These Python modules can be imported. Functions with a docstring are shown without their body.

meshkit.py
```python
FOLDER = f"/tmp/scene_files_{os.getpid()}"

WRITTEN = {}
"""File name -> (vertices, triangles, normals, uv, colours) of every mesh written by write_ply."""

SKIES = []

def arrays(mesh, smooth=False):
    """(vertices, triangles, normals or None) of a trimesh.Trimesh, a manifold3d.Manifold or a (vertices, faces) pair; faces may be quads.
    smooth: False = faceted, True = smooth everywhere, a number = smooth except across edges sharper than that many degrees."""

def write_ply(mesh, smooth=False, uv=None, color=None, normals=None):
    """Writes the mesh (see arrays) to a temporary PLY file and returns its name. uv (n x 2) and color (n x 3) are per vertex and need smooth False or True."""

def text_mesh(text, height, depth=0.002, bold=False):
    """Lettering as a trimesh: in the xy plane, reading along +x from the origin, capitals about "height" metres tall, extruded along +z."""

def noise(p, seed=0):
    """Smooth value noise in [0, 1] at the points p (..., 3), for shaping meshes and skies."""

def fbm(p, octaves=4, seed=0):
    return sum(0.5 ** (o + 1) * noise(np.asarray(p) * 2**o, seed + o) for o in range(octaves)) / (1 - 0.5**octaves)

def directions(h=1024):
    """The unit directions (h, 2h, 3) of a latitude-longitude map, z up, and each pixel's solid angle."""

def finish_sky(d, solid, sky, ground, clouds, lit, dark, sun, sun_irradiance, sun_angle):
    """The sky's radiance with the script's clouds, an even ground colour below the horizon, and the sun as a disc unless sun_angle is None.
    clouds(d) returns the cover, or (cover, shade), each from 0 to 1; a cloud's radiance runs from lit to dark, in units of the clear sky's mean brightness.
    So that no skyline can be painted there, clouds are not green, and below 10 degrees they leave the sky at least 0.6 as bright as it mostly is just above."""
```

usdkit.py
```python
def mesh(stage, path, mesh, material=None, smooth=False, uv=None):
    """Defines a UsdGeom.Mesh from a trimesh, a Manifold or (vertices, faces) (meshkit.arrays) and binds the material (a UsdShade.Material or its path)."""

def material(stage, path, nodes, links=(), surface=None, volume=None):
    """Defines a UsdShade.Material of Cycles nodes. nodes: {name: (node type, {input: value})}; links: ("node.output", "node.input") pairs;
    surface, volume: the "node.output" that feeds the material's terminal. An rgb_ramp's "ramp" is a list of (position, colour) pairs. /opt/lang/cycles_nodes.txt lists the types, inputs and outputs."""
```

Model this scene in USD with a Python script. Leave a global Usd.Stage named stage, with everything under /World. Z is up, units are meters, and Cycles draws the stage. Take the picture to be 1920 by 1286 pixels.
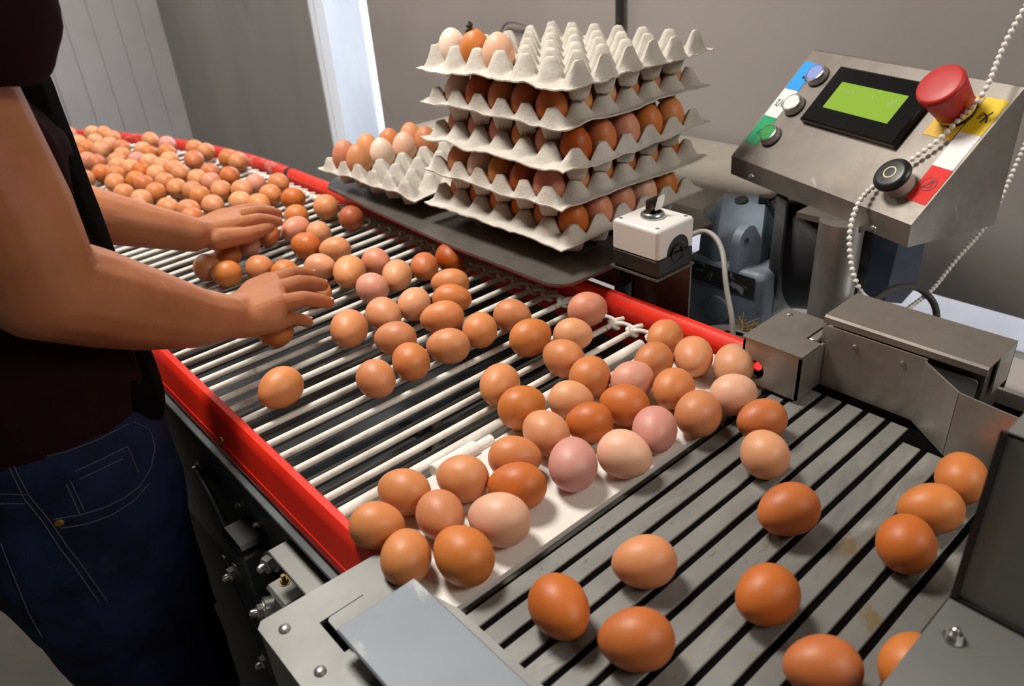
import math, random
import numpy as np, trimesh, manifold3d as m3
import meshkit, usdkit
from pxr import Usd, UsdGeom, UsdLux, UsdShade, Gf, Sdf, Vt

stage = Usd.Stage.CreateInMemory()
UsdGeom.SetStageUpAxis(stage, UsdGeom.Tokens.z)
UsdGeom.SetStageMetersPerUnit(stage, 1.0)
UsdGeom.Xform.Define(stage, '/World')
UsdGeom.Scope.Define(stage, '/World/Looks')
BZ = 0.90            # height of the conveyor's running surface above the floor; all shapes below are given relative to it
rng = np.random.default_rng(11)
random.seed(11)

# ---------------------------------------------------------------- camera
FPX = 1434.29
PITCH, ROLL, YAW = map(math.radians, (29.44, -4.371, 39.366))
CAM = np.array([0, 0, 0.46])
fwd = np.array([math.sin(YAW) * math.cos(PITCH), math.cos(YAW) * math.cos(PITCH), -math.sin(PITCH)])
rt = np.array([math.cos(YAW), -math.sin(YAW), 0]); up = np.cross(rt, fwd)
rt, up = math.cos(ROLL) * rt + math.sin(ROLL) * up, -math.sin(ROLL) * rt + math.cos(ROLL) * up
cam = UsdGeom.Camera.Define(stage, '/World/camera')
mtx = np.eye(4); mtx[0, :3] = rt; mtx[1, :3] = up; mtx[2, :3] = -fwd; mtx[3, :3] = CAM + [0, 0, BZ]
cam.AddTransformOp().Set(Gf.Matrix4d(*mtx.ravel().tolist()))
cam.CreateHorizontalApertureAttr(36.0); cam.CreateVerticalApertureAttr(36.0 * 1286 / 1920)
cam.CreateFocalLengthAttr(36.0 * FPX / 1920)
cam.CreateFStopAttr(7.0); cam.CreateFocusDistanceAttr(0.80)
cam.CreateClippingRangeAttr(Gf.Vec2f(0.02, 100))
cam.CreateExposureAttr(0.0)

# ---------------------------------------------------------------- lights
def rect_light(name, loc, target, w, h, power, color=(1, 1, 1)):
    L = UsdLux.RectLight.Define(stage, '/World/' + name)
    L.CreateWidthAttr(w); L.CreateHeightAttr(h); L.CreateIntensityAttr(power); L.CreateColorAttr(Gf.Vec3f(*color))
    z = np.array(loc, float) - np.array(target, float); z /= np.linalg.norm(z)
    x = np.cross([0, 1, 0.01], z); x /= np.linalg.norm(x); y = np.cross(z, x)
    m = np.eye(4); m[0, :3] = x; m[1, :3] = y; m[2, :3] = z; m[3, :3] = np.array(loc) + [0, 0, BZ]
    L.AddTransformOp().Set(Gf.Matrix4d(*m.ravel().tolist()))
    return L
rect_light('ceiling_lamp', (0.30, 1.20, 1.60), (0.32, 1.0, 0), 0.44, 0.44, 66, (1.0, 0.955, 0.89))
rect_light('ceiling_lamp_001', (0.85, -1.2, 1.62), (0.55, 0.0, 0), 1.1, 0.7, 12.5, (1.0, 0.95, 0.88))
rect_light('ceiling_lamp_002', (0.1, 3.0, 1.62), (0.3, 3.2, 0), 1.2, 0.4, 20, (1.0, 0.95, 0.88))
dome = UsdLux.DomeLight.Define(stage, '/World/daylight_sky')
dome.CreateIntensityAttr(2.5); dome.CreateColorAttr(Gf.Vec3f(0.86, 0.91, 1.0))

# ---------------------------------------------------------------- materials
def lin(r, g, b):
    f = lambda c: (c / 255) / 12.92 if c / 255 <= 0.04045 else ((c / 255 + 0.055) / 1.055) ** 2.4
    return (f(r), f(g), f(b))
LOOKS = {}
def mat(name, c1, c2=None, scale=8.0, rough=0.5, rough2=None, metal=0.0, lo=0.35, hi=0.65, bump=0.0, bscale=120.0, stains=(), spec=0.5, stretch=(1, 1, 1), local=False, coat=0.0, random_tint=0.0, sss=0.0, distort=0.0):
    """A principled surface whose colour wanders between c1 and c2 with noise; stains = (colour, scale, low, high[, stretch])."""
    c2 = c2 or c1
    n = {'tc': ('texture_coordinate', {}), 'geo': ('geometry', {}), 'oi': ('object_info', {}),
         'map': ('mapping', {'mapping_type': 'point', 'scale': stretch}),
         'n1': ('noise_texture', {'scale': scale, 'detail': 5.0, 'roughness': 0.6, 'distortion': distort}),
         'r1': ('rgb_ramp', {'ramp': [(lo, c1), (hi, c2)]}),
         'p': ('principled_bsdf', {'roughness': rough, 'metallic': metal, 'specular_ior_level': spec, 'coat_weight': coat, 'coat_roughness': 0.25})}
    src = 'tc.object' if local else 'geo.position'
    l = [(src, 'map.vector')]
    vec = 'map.vector'
    if local:
        n['off'] = ('vector_math', {'math_type': 'add'}); n['sc'] = ('math', {'math_type': 'multiply', 'value2': 37.0})
        l += [('oi.random', 'sc.value1'), ('map.vector', 'off.vector1'), ('sc.value', 'off.vector2')]; vec = 'off.vector'
    l += [(vec, 'n1.vector'), ('n1.fac', 'r1.fac')]
    col = 'r1.color'
    for i, s in enumerate(stains):
        a, b, c = f's{i}', f't{i}', f'u{i}'
        n[a] = ('noise_texture', {'scale': s[1], 'detail': 6.0, 'roughness': 0.65, 'distortion': 0.6})
        n[b] = ('map_range', {'from_min': s[2], 'from_max': s[3], 'to_min': 0.0, 'to_max': 1.0, 'clamp': True})
        n[c] = ('mix_color', {'b': s[0]})
        if len(s) > 4:
            n['m' + a] = ('mapping', {'mapping_type': 'point', 'scale': s[4], 'location': (3.1 * i + 1, 1.7, 0.4)}); l += [(src, f'm{a}.vector'), (f'm{a}.vector', a + '.vector')]
        else:
            n['m' + a] = ('mapping', {'mapping_type': 'point', 'location': (3.1 * i + 1, 1.7, 0.4)}); l += [(vec, f'm{a}.vector'), (f'm{a}.vector', a + '.vector')]
        l += [(a + '.fac', b + '.value'), (b + '.result', c + '.fac'), (col, c + '.a')]; col = c + '.result'
    if random_tint:
        n['hv'] = ('hsv', {'hue': 0.5, 'saturation': 1.0}); n['hm'] = ('map_range', {'from_min': 0.0, 'from_max': 1.0, 'to_min': 1 - random_tint, 'to_max': 1 + random_tint})
        n['hs'] = ('map_range', {'from_min': 0.0, 'from_max': 1.0, 'to_min': 1.06, 'to_max': 0.92}); n['wn'] = ('white_noise_texture', {'dimensions': '1D'})
        l += [('oi.random', 'hm.value'), ('hm.result', 'hv.value'), ('oi.random', 'wn.w'), ('wn.value', 'hs.value'), ('hs.result', 'hv.saturation'), (col, 'hv.color')]; col = 'hv.color'
    l.append((col, 'p.base_color'))
    if rough2 is not None:
        n['rr'] = ('map_range', {'from_min': 0.35, 'from_max': 0.65, 'to_min': rough, 'to_max': rough2, 'clamp': True}); l += [('n1.fac', 'rr.value'), ('rr.result', 'p.roughness')]
    if bump:
        n['n2'] = ('noise_texture', {'scale': bscale, 'detail': 4.0, 'roughness': 0.6}); n['b'] = ('bump', {'strength': bump, 'distance': 0.001})
        l += [(vec, 'n2.vector'), ('n2.fac', 'b.height'), ('b.normal', 'p.normal')]
    if sss:
        n['p'][1].update({'subsurface_weight': sss, 'subsurface_radius': (1.0, 0.35, 0.2), 'subsurface_scale': 0.006})
    LOOKS[name] = usdkit.material(stage, '/World/Looks/' + name, n, l, surface='p.BSDF')
    return LOOKS[name]
def glow(name, c, strength):
    LOOKS[name] = usdkit.material(stage, '/World/Looks/' + name, {'e': ('emission', {'color': c, 'strength': strength})}, [], surface='e.emission')

BROWN = lin(96, 82, 52)
mat('wall_paint', lin(154, 147, 143), lin(143, 137, 133), scale=1.6, rough=0.55, stains=[(lin(110, 104, 100), 2.2, 0.60, 0.75)], bump=0.05, bscale=40)
mat('wall_plank', lin(182, 180, 182), lin(170, 168, 170), scale=2, rough=0.6, bump=0.05, bscale=30)
mat('wall_sheet', lin(116, 114, 111), lin(134, 131, 127), scale=1.4, rough=0.5, stretch=(1, 1, .4), stains=[(lin(90, 86, 82), 3.0, 0.60, 0.75)])
mat('white_frame', lin(222, 226, 234), lin(205, 210, 222), scale=3, rough=0.5, stains=[(lin(150, 152, 160), 9.0, 0.68, 0.76)])
mat('concrete', lin(80, 77, 70), lin(66, 64, 58), scale=3, rough=0.8, bump=0.2, bscale=60, stains=[(lin(84, 76, 60), 5, .62, .72)])
mat('outside_ground', lin(205, 205, 210), lin(180, 180, 184), scale=2, rough=0.9)
mat('ceiling_white', lin(150, 146, 140), rough=0.8)
mat('steel', lin(178, 172, 165), lin(152, 146, 139), scale=14, rough=0.34, rough2=0.48, metal=0.78, stains=[(lin(150, 140, 126), 30, .66, .74)], stretch=(1, 1, 1))
mat('steel_dusty', lin(146, 138, 129), lin(122, 114, 106), scale=10, rough=0.40, rough2=0.58, metal=0.7, stains=[(lin(172, 162, 148), 26, .68, .74), (lin(150, 135, 112), 5, .58, .72)], bump=.04, bscale=200)
mat('table_dusty', lin(152, 144, 132), lin(134, 126, 114), scale=5, rough=.6, stains=[(lin(176, 168, 156), 16, .60, .74)])
mat('steel_dark', lin(118, 112, 105), lin(84, 79, 74), scale=9, rough=0.36, rough2=0.5, metal=0.55, stains=[(lin(168, 165, 160), 38, .70, .75, (1, .25, 1))])
mat('galvanised', lin(130, 130, 126), lin(118, 118, 115), scale=7, rough=0.46, rough2=0.55, metal=0.45, stains=[(lin(178, 178, 172), 16, .67, .78)])
mat('cover_grey', lin(118, 123, 130), lin(106, 111, 117), scale=6, rough=0.55, metal=0.25, stains=[(lin(150, 153, 154), 22, .66, .74, (1, .4, 1))])
mat('galvanised_dark', lin(90, 96, 98), lin(66, 70, 72), scale=15, rough=0.5, metal=0.5, stains=[(lin(60, 52, 40), 14, .60, .70)])
mat('edge_steel', lin(62, 60, 55), lin(46, 44, 40), scale=12, rough=.5, metal=.6, stains=[(lin(150, 118, 30), 40, .70, .74)])
mat('drip_grey', lin(74, 77, 78), lin(44, 46, 48), scale=4, rough=.6, lo=.42, hi=.58)
mat('zinc', lin(190, 190, 188), lin(150, 150, 148), scale=60, rough=0.3, metal=0.9)
mat('slat_grey', lin(127, 126, 121), lin(106, 105, 101), scale=9, rough=0.44, rough2=0.56, metal=0.12, stretch=(.5, 1.3, 1),
    stains=[(lin(112, 96, 66), 34, .61, .69), (lin(150, 149, 145), 14, .58, .74), (lin(84, 78, 64), 75, .66, .72), (lin(96, 96, 95), 8, .58, .70)])
mat('white_plastic', lin(228, 224, 216), lin(214, 208, 198), scale=12, rough=0.42, stains=[(lin(120, 92, 58), 55, .70, .745), (lin(176, 164, 146), 14, .62, .74)])
mat('rod_white', lin(226, 222, 212), lin(200, 194, 182), scale=30, rough=0.42, stains=[(lin(120, 98, 40), 42, .69, .73), (lin(150, 140, 124), 16, .60, .70)])
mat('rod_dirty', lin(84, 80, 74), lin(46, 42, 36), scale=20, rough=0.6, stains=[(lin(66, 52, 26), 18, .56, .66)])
mat('red_paint', lin(226, 44, 20), lin(212, 34, 15), scale=14, rough=0.40, stains=[(lin(196, 60, 44), 30, .66, .73), (lin(150, 110, 100), 52, .71, .75)])
mat('red_paint_worn', lin(206, 52, 36), lin(190, 38, 26), scale=14, rough=0.45, stains=[(lin(196, 120, 110), 18, .56, .66)])
mat('black_rubber', lin(20, 20, 20), lin(30, 29, 28), scale=20, rough=0.6)
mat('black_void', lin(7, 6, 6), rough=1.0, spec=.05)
mat('black_gloss', lin(14, 14, 15), rough=0.16, stains=[(lin(70, 66, 60), 90, .72, .76)])
mat('black_plastic', lin(20, 20, 20), lin(26, 26, 25), rough=0.36)
mat('box_white', lin(216, 212, 206), lin(206, 201, 195), scale=5, rough=0.4)
mat('motor_blue', lin(128, 140, 154), lin(104, 115, 128), scale=12, rough=0.48, stains=[(lin(150, 152, 152), 14, .60, .74), (lin(104, 84, 58), 7, .60, .70)], bump=.08, bscale=90)
mat('motor_dark', lin(38, 40, 43), lin(28, 29, 31), scale=8, rough=0.55, stains=[(lin(92, 76, 58), 9, .58, .70)])
mat('motor_navy', lin(58, 62, 80), lin(44, 48, 66), scale=25, rough=0.5)
mat('tape_black', lin(34, 34, 33), rough=0.5, stains=[(lin(124, 132, 138), 38, .56, .60)])
mat('nameplate', lin(104, 100, 96), lin(70, 67, 64), scale=60, rough=0.42, metal=.5)
mat('cable_grey', lin(152, 150, 143), lin(136, 134, 127), rough=0.5)
mat('cable_dark', lin(62, 60, 56), rough=0.55)
mat('wire_grey', lin(112, 106, 101), rough=.6)
mat('bead_white', lin(228, 222, 214), rough=0.35)
mat('pulp', lin(196, 189, 178), lin(180, 172, 160), scale=30, rough=0.93, spec=.15, local=True, bump=0.75, bscale=260, stains=[(lin(158, 148, 132), 90, .66, .74)])
mat('pulp_coarse', lin(200, 193, 182), lin(182, 174, 162), scale=30, rough=0.93, spec=.15, local=True, bump=1.0, bscale=150, stains=[(lin(140, 130, 114), 110, .66, .74)])
mat('label_blue', lin(34, 150, 226), rough=.4); mat('label_white', lin(226, 222, 220), rough=.4); mat('label_green', lin(0, 150, 92), rough=.4)
mat('label_yellow', lin(240, 212, 10), lin(228, 190, 20), rough=.6); mat('label_red', lin(216, 30, 18), rough=.7); mat('label_amber', lin(214, 170, 34), rough=.5)
mat('ink', lin(16, 14, 14), rough=.5)
mat('cap_blue', lin(132, 146, 204), rough=.4); mat('cap_white', lin(226, 222, 216), rough=.4); mat('cap_green', lin(44, 142, 64), rough=.4)
mat('button_red', lin(192, 40, 34), lin(178, 34, 30), scale=8, rough=.45, stains=[(lin(206, 92, 84), 12, .60, .74)])
mat('satin_chrome', lin(196, 196, 196), rough=.24, metal=.9)
mat('clear_ring', lin(176, 164, 152), rough=.3)
mat('cream_print', lin(206, 196, 150), rough=.5)
mat('lcd_ink', lin(124, 164, 66), rough=.5)
glow('lcd_green', lin(158, 194, 72), 0.95)
glow('led_red', (1.0, 0.03, 0.03), 1.6)
mat('rust_edge', lin(120, 52, 40), lin(88, 40, 32), scale=30, rough=.6)
mat('straw', lin(150, 126, 80), lin(110, 90, 52), scale=50, rough=.8)
mat('muck', lin(36, 34, 24), lin(78, 76, 62), scale=400, rough=.8, lo=.45, hi=.6)
mat('feather_white', lin(222, 214, 206), rough=.8)
mat('skin', lin(172, 110, 72), lin(152, 92, 57), scale=9, rough=.5, sss=.12, bump=.12, bscale=260, stains=[(lin(176, 100, 78), 16, .60, .74)])
mat('nail', lin(206, 150, 130), rough=.35)
mat('shirt_maroon', lin(36, 14, 18), lin(24, 9, 12), scale=6, rough=.9, spec=.1, bump=.2, bscale=300)
mat('apron_black', lin(10, 8, 9), lin(7, 6, 7), rough=1.0, spec=.03)
mat('frame_black', lin(15, 15, 16), lin(10, 10, 10), rough=.7)
mat('denim', lin(26, 33, 60), lin(11, 14, 29), scale=11, rough=.85, spec=.15, lo=.4, hi=.62, stains=[(lin(50, 60, 86), 7, .62, .78)], bump=.3, bscale=500)
mat('denim_thread', lin(66, 65, 70), rough=.8)
mat('brass', lin(150, 120, 62), rough=.35, metal=.8)
mat('hair_dark', lin(30, 22, 18), rough=.6); mat('shoe_dark', lin(24, 22, 20), rough=.6)
mat('eye_white', lin(220, 214, 206), rough=.3); mat('eye_dark', lin(30, 20, 14), rough=.2); mat('lip', lin(150, 84, 74), rough=.5)
EGG = {'o': ((202, 126, 74), (190, 114, 62)), 'd': ((194, 108, 52), (180, 96, 42)), 't': ((208, 138, 92), (198, 128, 82)), 'l': ((214, 150, 104), (206, 140, 94)),
       'p': ((206, 138, 111), (198, 129, 101)), 'm': ((204, 144, 131), (195, 136, 123)), 'c': ((222, 172, 144), (214, 162, 132)), 'k': ((168, 82, 36), (156, 74, 32)),
       'w': ((234, 208, 186), (228, 198, 174)), 'y': ((190, 128, 62), (170, 108, 46))}
for kk, (a, b) in EGG.items():
    mat('eggshell_' + {'o': 'orange', 'd': 'dark_orange', 't': 'tan', 'l': 'light_tan', 'p': 'pinkish', 'm': 'mauve', 'c': 'cream', 'k': 'brown', 'w': 'pale', 'y': 'ochre'}[kk], lin(*a), lin(*b), scale=22, rough=.45, spec=.40, local=True, random_tint=.05,
        bump=.10, bscale=900, stains=[(tuple(.62 * v for v in lin(*b)), 260, .735, .76)])
EGG_LOOK = dict(o='eggshell_orange', d='eggshell_dark_orange', t='eggshell_tan', l='eggshell_light_tan', p='eggshell_pinkish', m='eggshell_mauve', c='eggshell_cream', k='eggshell_brown', w='eggshell_pale', y='eggshell_ochre')

# ---------------------------------------------------------------- helpers
USED = {}
def numbered(path):
    n = USED.get(path, 0); USED[path] = n + 1
    return path if n == 0 else f'{path}_{n:03d}'
def tag(prim, label=None, cat=None, group=None, kind=None):
    for k, v in (('label', label), ('category', cat), ('group', group), ('kind', kind)):
        if v: prim.SetCustomDataByKey(k, v)
    return prim
BASE = {}
def thing(name, loc, label, cat, group=None):
    path = numbered('/World/' + name); x = UsdGeom.Xform.Define(stage, path)
    x.AddTranslateOp().Set(Gf.Vec3d(loc[0], loc[1], loc[2] + BZ)); BASE[path] = np.array(loc, float)
    tag(x.GetPrim(), label, cat, group)
    return path
def obj(name, mesh, look, parent=None, smooth=35, label=None, cat=None, group=None, kind=None, loc=None):
    """One Mesh prim. With a parent it is a part in the thing's frame; without, it stands at loc (or keeps its coordinates)."""
    v, f, n = meshkit.arrays(mesh, smooth)
    if parent:
        path = numbered(parent + '/' + name); base = BASE[parent]; BASE[path] = base
        v = v - base
    else:
        path = numbered('/World/' + name)
        base = np.array(loc if loc is not None else (v.min(0) + v.max(0)) / 2, float); BASE[path] = base
        v = v - base
    p = usdkit.mesh(stage, path, (v, f), LOOKS[look])
    if n is not None:
        p.CreateNormalsAttr(Vt.Vec3fArray.FromNumpy(n.astype(np.float32))); p.SetNormalsInterpolation('vertex')
    if not parent:
        UsdGeom.Xformable(p).AddTranslateOp().Set(Gf.Vec3d(base[0], base[1], base[2] + BZ))
    tag(p.GetPrim(), label, cat, group, kind)
    return path
def cat_(*ms):
    return trimesh.util.concatenate([m for m in ms if m is not None])
def box(x0, x1, y0, y1, z0, z1, b=0.0):
    c = np.array([(x, y, z) for x in (x0, x1) for y in (y0, y1) for z in (z0, z1)], float)
    if b <= 0:
        return trimesh.convex.convex_hull(c)
    mid = c.mean(0); s = np.sign(c - mid); pts = []
    for k in range(3):
        q = c - s * b; q[:, k] = c[:, k]; pts.append(q)
    return trimesh.convex.convex_hull(np.vstack(pts))
def frame_of(d):
    d = np.asarray(d, float); d = d / np.linalg.norm(d)
    a = np.array([0, 0, 1.0]) if abs(d[2]) < .9 else np.array([1.0, 0, 0])
    u = np.cross(a, d); u /= np.linalg.norm(u)
    return u, np.cross(d, u), d
def cyl(p0, p1, r, seg=20, r2=None, bevel=0.0):
    p0, p1 = np.asarray(p0, float), np.asarray(p1, float); r2 = r if r2 is None else r2
    L = np.linalg.norm(p1 - p0)
    prof = [(0, 0), (r, 0), (r2, L), (0, L)] if not bevel else [(0, 0), (r - bevel, 0), (r, bevel), (r2, L - bevel), (r2 - bevel, L), (0, L)]
    return lathe(prof, p0, p1 - p0, seg)
def lathe(prof, origin, axis, seg=24):
    u, v, d = frame_of(axis); a = np.linspace(0, 2 * np.pi, seg, endpoint=False)
    V, Fc, rings = [], [], []
    for r, h in prof:
        if r < 1e-7: rings.append([len(V)]); V.append(np.asarray(origin) + d * h)
        else:
            rings.append(list(range(len(V), len(V) + seg)))
            V += [np.asarray(origin) + d * h + r * (math.cos(t) * u + math.sin(t) * v) for t in a]
    for A, B in zip(rings[:-1], rings[1:]):
        for i in range(seg):
            j = (i + 1) % seg
            if len(A) == 1 and len(B) == 1: continue
            if len(A) == 1: Fc.append((A[0], B[j], B[i]))
            elif len(B) == 1: Fc.append((A[i], A[j], B[0]))
            else: Fc += [(A[i], A[j], B[j]), (A[i], B[j], B[i])]
    return trimesh.Trimesh(np.array(V), np.array(Fc), process=False)
def tube(pts, r, seg=8, caps=True):
    pts = np.asarray(pts, float); n = len(pts); rr = np.broadcast_to(r, n)
    T = np.gradient(pts, axis=0); T /= np.linalg.norm(T, axis=1)[:, None]
    u, _, _ = frame_of(T[0]); V, Fc = [], []
    for i in range(n):
        u = u - T[i] * (u @ T[i]); u /= np.linalg.norm(u); w = np.cross(T[i], u)
        for k in range(seg):
            a = 2 * np.pi * k / seg; V.append(pts[i] + rr[i] * (math.cos(a) * u + math.sin(a) * w))
    for i in range(n - 1):
        for k in range(seg):
            a, b = i * seg + k, i * seg + (k + 1) % seg
            Fc += [(a, b, b + seg), (a, b + seg, a + seg)]
    if caps:
        V += [pts[0], pts[-1]]; c0, c1 = len(V) - 2, len(V) - 1
        for k in range(seg):
            Fc.append((c0, (k + 1) % seg, k)); Fc.append((c1, (n - 1) * seg + k, (n - 1) * seg + (k + 1) % seg))
    return trimesh.Trimesh(np.array(V), np.array(Fc), process=False)
def spline(pts, n=40):
    from scipy.interpolate import CubicSpline
    pts = np.asarray(pts, float); t = np.r_[0, np.cumsum(np.linalg.norm(np.diff(pts, axis=0), axis=1))]
    return CubicSpline(t, pts)(np.linspace(0, t[-1], n))
def prism(poly, o, u, v, depth):
    """Polygon (2-D points or shapely) in the plane o + a u + b v, extruded by the vector depth."""
    from shapely.geometry import Polygon
    from shapely.geometry.polygon import orient
    P = poly if hasattr(poly, 'exterior') else Polygon(poly)
    m = trimesh.creation.extrude_polygon(orient(P), 1.0, engine='earcut')
    o, u, v, d = (np.asarray(q, float) for q in (o, u, v, depth))
    V = o + m.vertices[:, :1] * u + m.vertices[:, 1:2] * v + m.vertices[:, 2:] * d
    t = trimesh.Trimesh(V, m.faces, process=False)
    if np.dot(np.cross(u, v), d) < 0: t.invert()
    return t
def sweep_y(poly, path):
    """Closed (x, z) section carried along a plan path [(x, y, heading)]; section x is measured across the path."""
    V, Fc, n = [], [], len(poly)
    for (px, py, th) in path:
        cx, cy = math.cos(th), math.sin(th)
        V += [(px + a * cx, py + a * cy, b) for a, b in poly]
    for i in range(len(path) - 1):
        for k in range(n):
            a, b = i * n + k, i * n + (k + 1) % n
            Fc += [(a, b, b + n), (a, b + n, a + n)]
    m = trimesh.Trimesh(np.array(V), np.array(Fc), process=False)
    from shapely.geometry import Polygon
    vs, fs = trimesh.creation.triangulate_polygon(Polygon(poly), engine='earcut')
    o = (len(path) - 1) * n
    from scipy.spatial import cKDTree
    idx = cKDTree(np.array(poly)).query(vs)[1]
    fs = idx[fs]
    m = trimesh.Trimesh(m.vertices, np.vstack([m.faces, fs, fs[:, ::-1] + o]), process=False)
    trimesh.repair.fix_normals(m)
    return m
def nut(c, d, r=.008, h=.008, dome=True):
    """Hexagon nut with washer and a domed bolt end, standing on c along d."""
    c = np.asarray(c, float); d = np.asarray(d, float) / np.linalg.norm(d)
    parts = [lathe([(0, 0), (r * 1.35, 0), (r * 1.35, r * .18), (0, r * .18)], c, d, 20), lathe([(0, r * .18), (r, r * .18), (r, h), (r * .86, h * 1.12), (0, h * 1.12)], c, d, 6)]
    if dome: parts.append(lathe([(r * .56, h), (r * .56, h + r * .5), (r * .45, h + r * .85), (r * .2, h + r * 1.0), (0, h + r * 1.02)], c, d, 16))
    return cat_(*parts)
def rivet(c, d, r=.0045, h=.002):
    return lathe([(0, 0), (r, 0), (r * .93, h * .5), (r * .65, h * .85), (r * .3, h), (0, h * 1.02)], np.asarray(c, float), d, 18)

# ---------------------------------------------------------------- the room
def structure(name, mesh, look, label):
    return obj(name, mesh, look, smooth=False, label=label, kind='structure', cat=name.split('_')[0])
structure('floor', box(-2.4, 6.0, -2.6, 6.5, -BZ - .05, -BZ), 'concrete', 'grey concrete floor below the conveyor')
structure('ceiling', box(-2.4, 1.30, -2.6, 3.98, 1.72, 1.77), 'ceiling_white', 'pale ceiling over the egg room')
structure('wall_back', box(1.275, 1.31, -2.6, 2.10, -.150, 1.72), 'wall_paint', 'grey painted wall panel behind the tray stack with daylight under its lower edge')
structure('wall_side', box(1.285, 1.32, 2.44, 3.92, -BZ, 1.72), 'wall_sheet', 'stained grey wall sheet between the white planks and the doorway')
wl = BASE_WL = thing('wall_left', (0, 3.95, -BZ), 'white plank wall behind the far bend of the conveyor', 'wall'); tag(stage.GetPrimAtPath(wl), kind='structure')
xs = [-2.4, -2.05, -1.7, -1.35, -1.0, -.65, -.3, .05, .30, .45, .56, .668, .776, .884, .990, 1.096, 1.2, 1.306]
for a, b in zip(xs[:-1], xs[1:]):
    obj('plank', box(a + .0007, b - .0007, 3.92, 3.95, -BZ, 1.72, .002), 'wall_plank', wl, smooth=False)
obj('wall_backing', box(-2.4, 1.306, 3.951, 3.97, -BZ, 1.72), 'wall_plank', wl, smooth=False)
structure('wall_near', box(-2.4, 1.30, -2.62, -2.58, -BZ, 1.72), 'ceiling_white', 'plain wall behind the photographer')
structure('wall_right', box(-2.42, -2.38, -2.6, 3.95, -BZ, 1.72), 'ceiling_white', 'plain wall behind the worker')
# white door jamb in the opening
tr = thing('trim_1', (1.75, 3.1, -BZ), 'white daylit door jamb in the opening between the grey walls', 'door jamb'); tag(stage.GetPrimAtPath(tr), kind='structure')
obj('jamb_face', box(1.74, 1.80, 2.985, 3.42, -BZ, 1.9, .006), 'white_frame', tr, smooth=False)
obj('jamb_stop', box(1.725, 1.79, 2.885, 2.975, -BZ, 1.9, .010), 'white_frame', tr, smooth=False)
structure('trim_2', box(1.255, 1.275, 2.422, 2.445, -BZ, 1.72, .003), 'wall_sheet', 'grey edging strip beside the white door jamb')
obj('low_wall', box(2.6, 2.68, -2.0, 3.5, -BZ, -.34, .004), 'outside_ground', smooth=False, label='white low wall in daylight seen under the grey wall panel', cat='wall', kind='structure')
# pipe and loop hook on the back wall
obj('wall_pipe', cyl((1.262, 1.117, .19), (1.262, 1.117, 1.70), .0085, 14), 'motor_dark', label='thin dark pipe running up the grey wall above the tray stack', cat='pipe')
obj('wire_coil', tube([(1.262 + .004 * math.sin(t * 3), 1.44 + .052 * math.cos(t), .208 + .026 * math.sin(t)) for t in np.linspace(0, 4 * np.pi, 60)], .003, 6), 'wire_grey', label='small dark wire coil hanging on the grey wall behind the top egg tray', cat='coil')

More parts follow.
